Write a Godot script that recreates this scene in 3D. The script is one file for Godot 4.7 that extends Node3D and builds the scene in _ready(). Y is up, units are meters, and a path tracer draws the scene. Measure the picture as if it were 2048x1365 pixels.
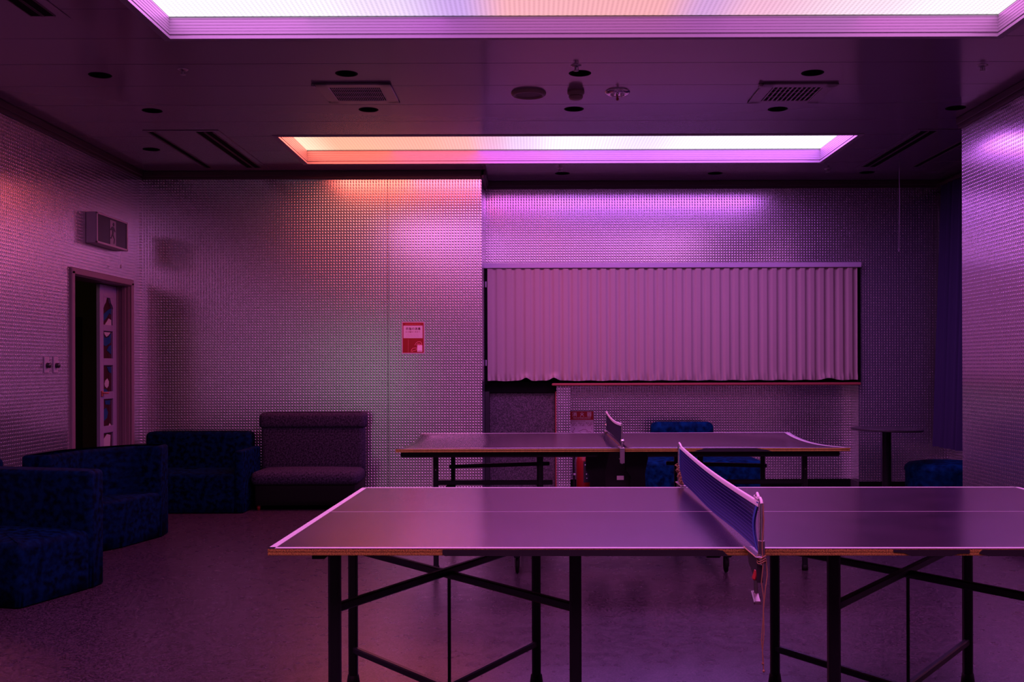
extends Node3D
# A dim lounge with two table-tennis tables, lit by colour-changing ceiling coffers.
# Metres, y up, the camera looks along -z; "depth" d below means distance in front of the camera (z = -d).

const CAM_Y := 1.265
const CEIL := 3.141
const LEFT := -3.72       # left wall
const RIGHT := 3.27       # right wall
const ALCOVE := 4.2       # side of the alcove behind the right wall
const BACK := 10.25       # back wall, left half
const RECESS := 10.86     # back wall, right half
const REAR := -2.6        # wall behind the camera

var rng := RandomNumberGenerator.new()
var used := {}
var M := {}

# colour stops of the three coffers: [x, panel r, g, b as seen, thrown light r, g, b], linear
var STOPS_FAR := [[-2.05, 1.05, 0.88, 0.62, 5.6, 1.1, 0.35], [-1.7, 1.05, 0.52, 0.34, 5.4, 1.0, 0.35], [-1.0, 1.05, 0.48, 0.36, 5.0, 0.9, 0.65], [-0.6, 1.0, 0.5, 0.45, 4.2, 0.7, 1.3], [-0.35, 0.9, 0.5, 0.7, 3.4, 0.6, 2.4], [-0.1, 0.9, 0.68, 0.95, 3.0, 0.65, 3.4], [0.3, 1.1, 1.05, 1.2, 3.0, 0.75, 4.2], [1.05, 0.95, 0.85, 1.05, 2.7, 0.65, 3.8], [1.4, 1.1, 1.05, 1.2, 3.0, 0.75, 4.2], [2.65, 1.1, 1.05, 1.2, 3.2, 0.75, 4.2]]
var STOPS_NEAR := [[-2.05, 1.1, 1.05, 1.2, 3.2, 0.75, 3.0], [-1.2, 1.05, 0.98, 1.15, 2.8, 0.65, 2.5], [-0.8, 0.9, 0.75, 1.0, 2.1, 0.5, 2.1], [-0.4, 0.62, 0.4, 0.85, 1.3, 0.35, 1.6], [-0.1, 0.97, 0.46, 0.5, 1.5, 0.35, 1.3], [0.7, 0.95, 0.44, 0.46, 1.5, 0.35, 1.3], [0.98, 0.68, 0.38, 0.72, 1.3, 0.35, 1.4], [1.25, 0.92, 0.5, 0.68, 1.5, 0.38, 1.4], [1.9, 1.0, 0.78, 0.9, 1.9, 0.45, 1.9], [2.3, 1.1, 1.0, 1.1, 2.5, 0.5, 2.5], [2.65, 1.1, 1.0, 1.05, 3.6, 0.5, 1.7]]
var STOPS_OVER := [[-2.05, 1.05, 0.5, 0.55, 5.0, 0.9, 2.0], [-0.8, 1.0, 0.55, 0.7, 4.2, 0.8, 2.4], [0.4, 0.9, 0.7, 1.0, 2.6, 0.6, 3.0], [1.6, 1.0, 0.6, 0.8, 2.8, 0.5, 2.2], [2.65, 1.05, 0.5, 0.5, 4.6, 0.5, 1.2]]
const GLOW := 1.0
const THROW := 1.4


func _ready() -> void:
	rng.seed = 7
	# ---- camera -------------------------------------------------------------
	var cam := Camera3D.new()
	cam.name = "camera"
	cam.projection = Camera3D.PROJECTION_FRUSTUM
	cam.near = 0.05
	cam.far = 60.0
	cam.size = 0.05 * 1365.0 / 2150.0
	cam.frustum_offset = Vector2(-38.0, 52.5) / 2150.0 * 0.05
	cam.position = Vector3(0, CAM_Y, 0)
	cam.rotation.z = -0.003
	cam.current = true
	add_child(cam)
	# ---- environment: a closed room, no sky ----------------------------------
	var we := WorldEnvironment.new()
	we.name = "surroundings"
	var env := Environment.new()
	env.background_mode = Environment.BG_COLOR
	env.background_color = Color(0, 0, 0)
	env.tonemap_mode = Environment.TONE_MAPPER_LINEAR
	env.tonemap_exposure = 1.0
	env.sdfgi_enabled = true
	env.ssao_enabled = true
	env.ssil_enabled = true
	we.environment = env
	add_child(we)
	# ---- build ---------------------------------------------------------------
	make_materials()
	coffers()
	shell()
	ceiling_planks()
	hatch()
	near_table()
	far_table()
	sofas()
	alcove_things()
	wall_things()
	ceiling_things()


# =============================== helpers ======================================

func V(x: float, y: float, d: float) -> Vector3:
	return Vector3(x, y, -d)


func new_st() -> SurfaceTool:
	var st := SurfaceTool.new()
	st.begin(Mesh.PRIMITIVE_TRIANGLES)
	st.set_smooth_group(-1)
	return st


func numbered(n: String) -> String:
	if not used.has(n):
		used[n] = 0
		return n
	used[n] += 1
	return "%s_%03d" % [n, used[n]]


func obj(called: String, st: SurfaceTool, m: Material, parent: Node = null) -> MeshInstance3D:
	st.generate_normals()
	st.index()
	var mi := MeshInstance3D.new()
	mi.mesh = st.commit()
	mi.material_override = null
	mi.mesh.surface_set_material(0, m)
	if parent == null:
		mi.name = numbered(called)
		add_child(mi)
	else:
		mi.name = called
		parent.add_child(mi, true)
	return mi


func share(called: String, mesh: Mesh, m: Material, parent: Node, pos: Vector3) -> MeshInstance3D:
	var mi := MeshInstance3D.new()
	mi.mesh = mesh
	mi.material_override = m
	mi.name = called
	mi.position = pos
	parent.add_child(mi, true)
	return mi


func thing(called: String, label: String, category: String, at := Vector3.ZERO, turn := 0.0, group := "") -> Node3D:
	var o := Node3D.new()
	o.name = numbered(called)
	add_child(o)
	o.position = at
	o.rotation.y = turn
	return tag(o, label, category, group)


func tag(o: Node3D, label: String, category: String, group := "") -> Node3D:
	o.set_meta("label", label)
	o.set_meta("category", category)
	if group != "":
		o.set_meta("group", group)
	return o


func structure(o: Node3D, label: String, category: String) -> Node3D:
	o.set_meta("kind", "structure")
	return tag(o, label, category)


func quad(st: SurfaceTool, a: Vector3, b: Vector3, c: Vector3, d: Vector3) -> void:
	for p in [a, c, b, a, d, c]:
		st.add_vertex(p)


func tri(st: SurfaceTool, a: Vector3, b: Vector3, c: Vector3) -> void:
	for p in [a, c, b]:
		st.add_vertex(p)


func quad_uv(st: SurfaceTool, a: Vector3, b: Vector3, c: Vector3, d: Vector3) -> void:
	# a lower left, b lower right, c upper right, d upper left, seen from the front
	var p := [a, c, b, a, d, c]
	var u := [Vector2(0, 1), Vector2(1, 0), Vector2(1, 1), Vector2(0, 1), Vector2(0, 0), Vector2(1, 0)]
	for i in 6:
		st.set_uv(u[i])
		st.add_vertex(p[i])


func box(st: SurfaceTool, c: Vector3, s: Vector3, bev := 0.0, bs := Basis()) -> void:
	var h := s / 2.0
	bev = minf(bev, minf(h.x, minf(h.y, h.z)) * 0.9)
	var hs := [h.x, h.y, h.z]
	var pt := func(sg: Array, axis: int) -> Vector3:
		var q := [0.0, 0.0, 0.0]
		for k in 3:
			q[k] = sg[k] * (hs[k] if (k == axis or bev <= 0.0) else hs[k] - bev)
		return c + bs * Vector3(q[0], q[1], q[2])
	for k in 3:
		var u: int = (k + 1) % 3
		var v: int = (k + 2) % 3
		for s1 in [-1.0, 1.0]:
			var cs := []
			for e in [[-1.0, -1.0], [1.0, -1.0], [1.0, 1.0], [-1.0, 1.0]]:
				var sg := [0.0, 0.0, 0.0]
				sg[k] = s1
				sg[u] = e[0]
				sg[v] = e[1]
				cs.append(pt.call(sg, k))
			if s1 > 0.0:
				quad(st, cs[0], cs[1], cs[2], cs[3])
			else:
				quad(st, cs[3], cs[2], cs[1], cs[0])
			if bev > 0.0:
				for s2 in [-1.0, 1.0]:
					var sa := [0.0, 0.0, 0.0]
					sa[k] = s1
					sa[u] = s2
					var sb := sa.duplicate()
					sa[v] = -1.0
					sb[v] = 1.0
					var a0: Vector3 = pt.call(sa, k)
					var a1: Vector3 = pt.call(sb, k)
					var b0: Vector3 = pt.call(sa, u)
					var b1: Vector3 = pt.call(sb, u)
					if s1 * s2 > 0.0:
						quad(st, a0, b0, b1, a1)
					else:
						quad(st, a1, b1, b0, a0)
	if bev > 0.0:
		for x in [-1.0, 1.0]:
			for y in [-1.0, 1.0]:
				for z in [-1.0, 1.0]:
					var a: Vector3 = pt.call([x, y, z], 0)
					var b: Vector3 = pt.call([x, y, z], 1)
					var d: Vector3 = pt.call([x, y, z], 2)
					if x * y * z > 0.0:
						tri(st, a, b, d)
					else:
						tri(st, a, d, b)


func range_box(st: SurfaceTool, x0: float, x1: float, y0: float, y1: float, d0: float, d1: float, bev := 0.0) -> void:
	box(st, V((x0 + x1) / 2, (y0 + y1) / 2, (d0 + d1) / 2), Vector3(x1 - x0, y1 - y0, d1 - d0), bev)


func bar(st: SurfaceTool, a: Vector3, b: Vector3, w: float, h: float, bev := 0.002) -> void:
	var dir := (b - a).normalized()
	var side := (Vector3.UP if absf(dir.y) < 0.95 else Vector3.RIGHT).cross(dir).normalized()
	var up := dir.cross(side).normalized()
	box(st, (a + b) / 2.0, Vector3(w, h, a.distance_to(b)), bev, Basis(side, up, dir))


func tube(st: SurfaceTool, pts: Array, r: float, n := 8, r_end := -1.0) -> void:
	st.set_smooth_group(0)
	var rings := []
	var up := Vector3.UP
	for i in pts.size():
		var dir: Vector3 = ((pts[mini(i + 1, pts.size() - 1)] as Vector3) - (pts[maxi(i - 1, 0)] as Vector3)).normalized()
		if absf(dir.dot(up)) > 0.93:
			up = Vector3.RIGHT if absf(dir.x) < 0.7 else Vector3.BACK
		var side := up.cross(dir).normalized()
		up = dir.cross(side).normalized()
		var rr := r if r_end < 0.0 else lerpf(r, r_end, float(i) / (pts.size() - 1))
		var ring := []
		for k in n:
			var a := TAU * k / n
			ring.append((pts[i] as Vector3) + (side * cos(a) + up * sin(a)) * rr)
		rings.append(ring)
	for i in pts.size() - 1:
		for k in n:
			quad(st, rings[i][k], rings[i][(k + 1) % n], rings[i + 1][(k + 1) % n], rings[i + 1][k])
	st.set_smooth_group(-1)
	for k in range(1, n - 1):
		tri(st, rings[0][0], rings[0][k + 1], rings[0][k])
		tri(st, rings[-1][0], rings[-1][k], rings[-1][k + 1])


func lathe(st: SurfaceTool, prof: Array, c: Vector3, n := 24, smooth := true) -> void:
	# prof: [radius, height] from bottom to top on the outside
	st.set_smooth_group(0 if smooth else -1)
	for i in prof.size() - 1:
		for k in n:
			var a0 := TAU * k / n
			var a1 := TAU * (k + 1) / n
			var p := func(q: Array, a: float) -> Vector3: return c + Vector3(q[0] * cos(a), q[1], -q[0] * sin(a))
			var q0: Array = prof[i]
			var q1: Array = prof[i + 1]
			if q0[0] < 1e-6:
				tri(st, p.call(q0, a0), p.call(q1, a1), p.call(q1, a0))
			elif q1[0] < 1e-6:
				tri(st, p.call(q0, a0), p.call(q0, a1), p.call(q1, a0))
			else:
				quad(st, p.call(q0, a0), p.call(q0, a1), p.call(q1, a1), p.call(q1, a0))
	st.set_smooth_group(-1)


func rounded(poly: Array, r: float, seg := 5) -> PackedVector2Array:
	var out := PackedVector2Array()
	var n := poly.size()
	for i in n:
		var p: Vector2 = poly[i]
		var a: Vector2 = poly[(i + n - 1) % n]
		var b: Vector2 = poly[(i + 1) % n]
		var ra := minf(r, p.distance_to(a) * 0.45)
		var rb := minf(r, p.distance_to(b) * 0.45)
		var s := p + (a - p).normalized() * ra
		var e := p + (b - p).normalized() * rb
		for k in seg + 1:
			var t := float(k) / seg
			out.append(s.lerp(p, t).lerp(p.lerp(e, t), t))
	return out


func inset(poly: PackedVector2Array, by: float) -> PackedVector2Array:
	# poly runs so that its area is positive
	var out := PackedVector2Array()
	var n := poly.size()
	for i in n:
		var d0 := (poly[i] - poly[(i + n - 1) % n]).normalized()
		var d1 := (poly[(i + 1) % n] - poly[i]).normalized()
		var n0 := Vector2(d0.y, -d0.x)
		var n1 := Vector2(d1.y, -d1.x)
		var m := (n0 + n1).normalized()
		out.append(poly[i] - m * by / maxf(0.5, m.dot(n0)))
	return out


func area_of(p: PackedVector2Array) -> float:
	var s := 0.0
	for i in p.size():
		s += p[i].cross(p[(i + 1) % p.size()])
	return s / 2.0


func pillow(st: SurfaceTool, poly: PackedVector2Array, y0: float, y1: float, r_top: float, r_bot := 0.0, dome := 0.0) -> void:
	# an upright block over a footprint (x, z) with rounded rims and, if asked, a domed top
	if area_of(poly) < 0.0:
		poly.reverse()
	var rings := []
	var add := func(q: PackedVector2Array, y: float) -> void:
		var ring := []
		for p in q:
			ring.append(Vector3(p.x, y, p.y))
		rings.append(ring)
	if r_bot > 0.0:
		for k in 4:
			var a := PI / 2 * k / 4
			add.call(inset(poly, r_bot * (1 - sin(a))), y0 + r_bot * (1 - cos(a)))
	else:
		add.call(poly, y0)
	var mids := 3
	for k in range(0, mids + 1):
		add.call(poly, lerpf(y0 + r_bot, y1 - r_top, float(k) / mids))
	var top := poly
	for k in range(1, 6):
		var a := PI / 2 * k / 5
		top = inset(poly, r_top * (1 - cos(a)))
		add.call(top, y1 - r_top * (1 - sin(a)))
	st.set_smooth_group(0)
	var n := poly.size()
	for i in rings.size() - 1:
		for k in n:
			quad(st, rings[i][(k + 1) % n], rings[i][k], rings[i + 1][k], rings[i + 1][(k + 1) % n])
	# caps
	for cap in 2:
		var q := top if cap == 1 else (inset(poly, r_bot) if r_bot > 0.0 else poly)
		var y := y1 if cap == 1 else y0
		if cap == 1 and dome > 0.0:
			var c := Vector2.ZERO
			for p in q:
				c += p / q.size()
			var last := q
			var ly := y
			for s in range(1, 5):
				var t := s / 4.0
				var cur := PackedVector2Array()
				for p in q:
					cur.append(p.lerp(c, t))
				var cy := y + dome * sin(t * PI / 2)
				for k in n:
					var k2 := (k + 1) % n
					if s < 4:
						quad(st, Vector3(last[k2].x, ly, last[k2].y), Vector3(last[k].x, ly, last[k].y), Vector3(cur[k].x, cy, cur[k].y), Vector3(cur[k2].x, cy, cur[k2].y))
					else:
						tri(st, Vector3(last[k2].x, ly, last[k2].y), Vector3(last[k].x, ly, last[k].y), Vector3(c.x, cy, c.y))
				last = cur
				ly = cy
			continue
		var idx := Geometry2D.triangulate_polygon(q)
		for t in range(0, idx.size(), 3):
			var a := Vector3(q[idx[t]].x, y, q[idx[t]].y)
			var b := Vector3(q[idx[t + 1]].x, y, q[idx[t + 1]].y)
			var c := Vector3(q[idx[t + 2]].x, y, q[idx[t + 2]].y)
			var up := (b - a).cross(c - a).y > 0.0
			if up == (cap == 1):
				tri(st, a, b, c)
			else:
				tri(st, a, c, b)
	st.set_smooth_group(-1)


func foot(pts: Array) -> Array:
	# [x, depth] pairs to a footprint in (x, z)
	var out := []
	for p in pts:
		out.append(Vector2(p[0], -p[1]))
	return out


func plate(st: SurfaceTool, poly: PackedVector2Array, at: Vector3, ux: Vector3, uy: Vector3, thick: float) -> void:
	# a flat piece cut to an outline in the plane (ux, uy), thick along ux x uy
	if area_of(poly) < 0.0:
		poly.reverse()
	var nrm := ux.cross(uy).normalized()
	var n := poly.size()
	var f := []
	var b := []
	for p in poly:
		f.append(at + ux * p.x + uy * p.y + nrm * thick / 2)
		b.append(at + ux * p.x + uy * p.y - nrm * thick / 2)
	for k in n:
		var k2 := (k + 1) % n
		quad(st, b[k], b[k2], f[k2], f[k])
	var idx := Geometry2D.triangulate_polygon(poly)
	for t in range(0, idx.size(), 3):
		var i0 := idx[t]
		var i1 := idx[t + 1]
		var i2 := idx[t + 2]
		if (poly[i1] - poly[i0]).cross(poly[i2] - poly[i0]) < 0.0:
			var s := i1
			i1 = i2
			i2 = s
		tri(st, f[i0], f[i1], f[i2])
		tri(st, b[i0], b[i2], b[i1])


func sheet(st: SurfaceTool, nu: int, nv: int, fn: Callable, thick := 0.0) -> void:
	# a smooth surface fn(u, v); with thickness, closed by a back and rims
	st.set_smooth_group(0)
	var g := []
	for i in nu + 1:
		var row := []
		for j in nv + 1:
			row.append(fn.call(float(i) / nu, float(j) / nv))
		g.append(row)
	for i in nu:
		for j in nv:
			quad(st, g[i][j], g[i + 1][j], g[i + 1][j + 1], g[i][j + 1])
	st.set_smooth_group(-1)


func pv(a: Array) -> PackedVector2Array:
	var out := PackedVector2Array()
	for p in a:
		out.append(Vector2(p[0], p[1]))
	return out


# =============================== materials ====================================

func mat(called: String, c: Color, rough := 0.6, metal := 0.0) -> StandardMaterial3D:
	var m := StandardMaterial3D.new()
	m.resource_name = called
	m.albedo_color = c.linear_to_srgb()
	m.roughness = rough
	m.metallic = metal
	M[called] = m
	return m


func noise_image(size: int, freq: float, octaves: int, sd: int, lo: Color, hi: Color, sharp := 1.0, kind := FastNoiseLite.TYPE_SIMPLEX_SMOOTH) -> ImageTexture:
	var nz := FastNoiseLite.new()
	nz.noise_type = kind
	nz.seed = sd
	nz.frequency = freq
	nz.fractal_octaves = octaves
	var g := nz.get_seamless_image(size, size)
	var im := Image.create(size, size, false, Image.FORMAT_RGB8)
	for y in size:
		for x in size:
			var t := clampf((g.get_pixel(x, y).r - 0.5) * sharp + 0.5, 0.0, 1.0)
			im.set_pixel(x, y, lo.lerp(hi, t).linear_to_srgb())
	return ImageTexture.create_from_image(im)


func speckle_image(size: int, sd: int, lo: Color, hi: Color) -> ImageTexture:
	# fine flecks, a few texels wide
	rng.seed = sd
	var g := []
	for i in size * size:
		g.append(rng.randf())
	var im := Image.create(size, size, false, Image.FORMAT_RGB8)
	for y in size:
		for x in size:
			var t: float = (g[y * size + x] * 2.0 + g[y * size + (x + 1) % size] + g[((y + 1) % size) * size + x]) / 4.0
			t = clampf((t - 0.5) * 2.6 + 0.4, 0.0, 1.0)
			im.set_pixel(x, y, lo.lerp(hi, t).linear_to_srgb())
	return ImageTexture.create_from_image(im)


func emboss_normal(px: int, tilt: float) -> ImageTexture:
	# one stud of the embossed foil paper: a low oval dome on flat ground, its rim leaning by tilt
	var im := Image.create(px, px, false, Image.FORMAT_RGB8)
	for y in px:
		for x in px:
			var u := (x + 0.5) / px * 2.0 - 1.0
			var v := (y + 0.5) / px * 2.0 - 1.0
			var p := Vector2(u * 1.15 + v * 0.85, v * 0.85 - u * 1.15) * 0.7071      # an oval leaning along the diagonal
			p /= Vector2(0.74, 0.54)
			var r := p.length()
			var k := tan(tilt) * r * (1.0 - smoothstep(0.9, 1.05, r))
			p = p.normalized() / Vector2(0.74, 0.54)
			var q := Vector2(p.x - p.y, p.x + p.y).normalized() * k
			var n := Vector3(q.x, -q.y, 1).normalized()
			im.set_pixel(x, y, Color(n.x * 0.5 + 0.5, n.y * 0.5 + 0.5, n.z * 0.5 + 0.5))
	return ImageTexture.create_from_image(im)


func triplanar(m: StandardMaterial3D, per_metre: float, world := true) -> void:
	m.uv1_triplanar = true
	m.uv1_world_triplanar = world
	m.uv1_scale = Vector3.ONE * per_metre


func make_materials() -> void:
	# embossed silvery foil paper on the walls
	var foil := mat("embossed_foil", Color(0.62, 0.59, 0.62), 0.19, 0.91)
	foil.normal_enabled = true
	foil.normal_texture = emboss_normal(64, deg_to_rad(23.0))
	triplanar(foil, 1.0 / 0.027)
	foil.uv1_triplanar_sharpness = 8.0
	# ceiling boards: satin lacquer
	var lac := mat("ceiling_lacquer", Color(0.17, 0.12, 0.16), 0.15)
	lac.metallic_specular = 0.6
	mat("groove_dark", Color(0.006, 0.005, 0.006), 0.8).metallic_specular = 0.1
	mat("crown_wood", Color(0.06, 0.036, 0.036), 0.5)
	mat("white_moulding", Color(0.24, 0.22, 0.24), 0.45)
	# speckled vinyl floor
	var vinyl := mat("speckled_vinyl", Color(1, 1, 1), 0.33)
	vinyl.albedo_texture = speckle_image(512, 3, Color(0.007, 0.004, 0.006), Color(0.08, 0.045, 0.07))
	vinyl.roughness_texture = noise_image(256, 0.05, 3, 8, Color(0.55, 0.55, 0.55), Color(1, 1, 1), 1.0)
	triplanar(vinyl, 1.0 / 1.5)
	# black painted steel
	var steel := mat("black_steel", Color(0.006, 0.006, 0.008), 0.42)
	steel.metallic_specular = 0.32
	mat("chrome", Color(0.75, 0.74, 0.75), 0.12, 1.0)
	mat("dark_steel", Color(0.3, 0.26, 0.27), 0.3, 1.0)
	mat("dull_chrome", Color(0.5, 0.48, 0.48), 0.32, 1.0)
	# tabletop lacquer
	var top := mat("table_lacquer", Color(1, 1, 1), 0.19)
	top.albedo_texture = noise_image(256, 0.02, 4, 21, Color(0.022, 0.008, 0.024), Color(0.034, 0.013, 0.036), 1.3)
	triplanar(top, 0.8)
	mat("white_line", Color(0.5, 0.47, 0.5), 0.45)
	var chip := mat("chipboard", Color(1, 1, 1), 0.85)
	chip.albedo_texture = noise_image(256, 0.16, 2, 11, Color(0.1, 0.04, 0.008), Color(0.5, 0.34, 0.05), 1.9)
	triplanar(chip, 6.0)
	mat("black_band", Color(0.015, 0.014, 0.016), 0.4)
	mat("net_blue", Color(0.014, 0.012, 0.14), 0.8)
	mat("net_bright_blue", Color(0.015, 0.07, 0.38), 0.7)
	mat("net_dark", Color(0.01, 0.01, 0.035), 0.8)
	mat("cotton_white", Color(0.75, 0.7, 0.72), 0.8)
	mat("twine", Color(0.3, 0.17, 0.08), 0.85)
	mat("red_plastic", Color(0.4, 0.02, 0.02), 0.3)
	# crushed velvet
	var vel := mat("navy_velvet", Color(1, 1, 1), 0.75)
	vel.albedo_texture = noise_image(256, 0.03, 5, 31, Color(0.0002, 0.0012, 0.005), Color(0.0008, 0.013, 0.045), 1.9)
	vel.metallic_specular = 0.12
	triplanar(vel, 2.2)
	var teal := mat("blue_velvet", Color(1, 1, 1), 0.75)
	teal.albedo_texture = noise_image(256, 0.025, 4, 37, Color(0.0004, 0.006, 0.022), Color(0.0015, 0.035, 0.1), 1.6)
	teal.metallic_specular = 0.12
	triplanar(teal, 1.8)
	var plush := mat("maroon_plush", Color(1, 1, 1), 0.85)
	plush.albedo_texture = noise_image(256, 0.06, 5, 33, Color(0.01, 0.008, 0.013), Color(0.058, 0.046, 0.076), 1.6)
	plush.metallic_specular = 0.12
	triplanar(plush, 3.3)
	mat("black_vinyl", Color(0.005, 0.004, 0.004), 0.6).metallic_specular = 0.25
	mat("red_foot", Color(0.2, 0.015, 0.01), 0.4)
	# hatch and doors
	var cloth := mat("hatch_cloth", Color(0.35, 0.28, 0.24), 0.85)
	cloth.metallic_specular = 0.15
	var grit := mat("speckled_laminate", Color(1, 1, 1), 0.5)
	grit.albedo_texture = speckle_image(256, 41, Color(0.015, 0.01, 0.014), Color(0.13, 0.095, 0.115))
	triplanar(grit, 1.0)
	mat("near_black", Color(0.004, 0.0035, 0.004), 0.7).metallic_specular = 0.12
	mat("red_wood", Color(0.28, 0.06, 0.05), 0.4)
	mat("pale_rail", Color(0.42, 0.36, 0.44), 0.45)
	mat("door_paint", Color(0.2, 0.16, 0.24), 0.45)
	mat("frame_paint", Color(0.15, 0.09, 0.11), 0.45)
	mat("corridor_paint", Color(0.16, 0.14, 0.09), 0.8)
	mat("corridor_dark", Color(0.03, 0.025, 0.02), 0.8)
	mat("glass_red", Color(0.03, 0.004, 0.007), 0.2)
	mat("glass_blue", Color(0.004, 0.05, 0.13), 0.2)
	mat("glass_white", Color(0.36, 0.32, 0.34), 0.3)
	mat("lead", Color(0.01, 0.008, 0.01), 0.5)
	var vc := mat("violet_curtain", Color(0.032, 0.026, 0.065), 0.9)
	vc.metallic_specular = 0.1
	mat("plastic_white", Color(0.3, 0.26, 0.3), 0.4)
	mat("plastic_dark", Color(0.02, 0.018, 0.02), 0.35)
	mat("sign_glass", Color(0.012, 0.012, 0.02), 0.3).metallic_specular = 0.3
	mat("sign_pale", Color(0.18, 0.17, 0.2), 0.4)
	mat("sign_red", Color(0.42, 0.004, 0.012), 0.45)
	mat("beige_plastic", Color(0.2, 0.15, 0.11), 0.5)
	mat("beige_dark", Color(0.08, 0.06, 0.05), 0.6)
	mat("ext_red", Color(0.2, 0.003, 0.006), 0.32)
	mat("dark_top", Color(0.03, 0.026, 0.03), 0.35)
	mat("vent_paint", Color(0.19, 0.14, 0.17), 0.22)
	mat("cord_white", Color(0.2, 0.17, 0.2), 0.7)


# =============================== coffers ======================================

func stop_at(stops: Array, x: float, thrown: bool) -> Color:
	var k := 4 if thrown else 1
	for i in stops.size() - 1:
		var a: Array = stops[i]
		var b: Array = stops[i + 1]
		if x <= b[0]:
			var t: float = clampf((x - a[0]) / (b[0] - a[0]), 0.0, 1.0)
			t = t * t * (3 - 2 * t)
			return Color(lerpf(a[k], b[k], t), lerpf(a[k + 1], b[k + 1], t), lerpf(a[k + 2], b[k + 2], t))
	var z: Array = stops[-1]
	return Color(z[k], z[k + 1], z[k + 2])


func coffers() -> void:
	coffer(8.7, 9.862, STOPS_FAR, 1.45, "long ceiling light glowing orange to white violet over the back wall")
	coffer(3.6, 6.107, STOPS_NEAR, 1.0, "large ceiling light glowing white, pink and violet along the picture's top edge")
	coffer(0.75, 2.3, STOPS_OVER, 1.0, "red and violet ceiling light above the viewer, nearest of the three")


func coffer(d0: float, d1: float, stops: Array, gain: float, label: String) -> void:
	var x0 := -2.05
	var x1 := 2.66
	var cx := (x0 + x1) / 2
	var cd := (d0 + d1) / 2
	var t := thing("ceiling_light", label, "ceiling light", V(cx, CEIL, cd))
	# moulded frame, four mitred sides. profile: [how far into the opening, height above the ceiling]
	var prof := [[-0.035, 0.004], [-0.035, -0.005], [0.008, -0.005], [0.008, 0.011], [-0.004, 0.013], [-0.004, 0.021], [0.004, 0.023]]
	var y := 0.023
	for k in 5:
		prof.append_array([[0.004, y + 0.012], [0.0022, y + 0.0132], [0.0022, y + 0.0152], [0.004, y + 0.017]])
		y += 0.017
	prof.append_array([[0.004, 0.116], [0.0, 0.118], [0.0, 0.126], [-0.03, 0.126]])
	var hx := (x1 - x0) / 2
	var hz := (d1 - d0) / 2
	for side in 4:
		var st := new_st()
		var cs := [Vector2(-1, -1), Vector2(1, -1), Vector2(1, 1), Vector2(-1, 1)]
		var ca: Vector2 = cs[side]
		var cb: Vector2 = cs[(side + 1) % 4]
		for i in prof.size() - 1:
			var pa: Array = prof[i]
			var pb: Array = prof[i + 1]
			var p := func(c: Vector2, q: Array) -> Vector3: return Vector3(c.x * (hx - q[0]), q[1], c.y * (hz - q[0]))
			quad(st, p.call(cb, pa), p.call(ca, pa), p.call(ca, pb), p.call(cb, pb))
		obj("frame_side", st, M.white_moulding, t)
	# luminous embossed panel
	var im := Image.create(1024, 512, false, Image.FORMAT_RGBF)
	var cells := roundf((d1 - d0) / 0.027)
	for px in 1024:
		var c := stop_at(stops, lerpf(x0, x1, (px + 0.5) / 1024), false)
		var cu := sin(PI * px / 1024.0 * 174.0)
		for py in 512:
			var cv := sin(PI * (py / 512.0 * cells + 0.2 * cu))
			var k := 1.05 - 0.42 * cu * cu * cv * cv
			im.set_pixel(px, py, Color(c.r * k, c.g * k, c.b * k))
	var lm := StandardMaterial3D.new()
	lm.resource_name = "light_panel"
	lm.albedo_color = Color(0.5, 0.5, 0.5)
	lm.roughness = 0.5
	lm.emission_enabled = true
	lm.emission = Color.BLACK
	lm.emission_texture = ImageTexture.create_from_image(im)
	lm.emission_energy_multiplier = GLOW
	var ps := new_st()
	quad_uv(ps, Vector3(-hx, 0.124, -hz), Vector3(hx, 0.124, -hz), Vector3(hx, 0.124, hz), Vector3(-hx, 0.124, hz))
	obj("light_panel", ps, lm, t)
	# its light, in six lengths of the panel's colours
	var n := 6
	for k in n:
		var w := (x1 - x0) / n
		var lx := x0 + w * (k + 0.5)
		var c := stop_at(stops, lx, true)
		c = (c + stop_at(stops, lx - w * 0.3, true) + stop_at(stops, lx + w * 0.3, true)) / 3.0
		c.b *= 1.1
		c.r *= 0.95
		c.g *= 0.64
		var top := maxf(c.r, maxf(c.g, c.b))
		var al := AreaLight3D.new()
		al.name = "panel_glow"
		al.area_size = Vector2(w, d1 - d0 - 0.03)
		al.area_normalize_energy = true
		al.light_color = Color(c.r / top, c.g / top, c.b / top).linear_to_srgb()
		al.light_energy = THROW * gain * top * w * (d1 - d0) / PI
		al.shadow_enabled = true
		al.position = Vector3(lx - cx, 0.118, 0)
		al.rotation.x = -PI / 2
		al.set("area_range", 30.0)
		t.add_child(al, true)


# =============================== shell ========================================

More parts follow.
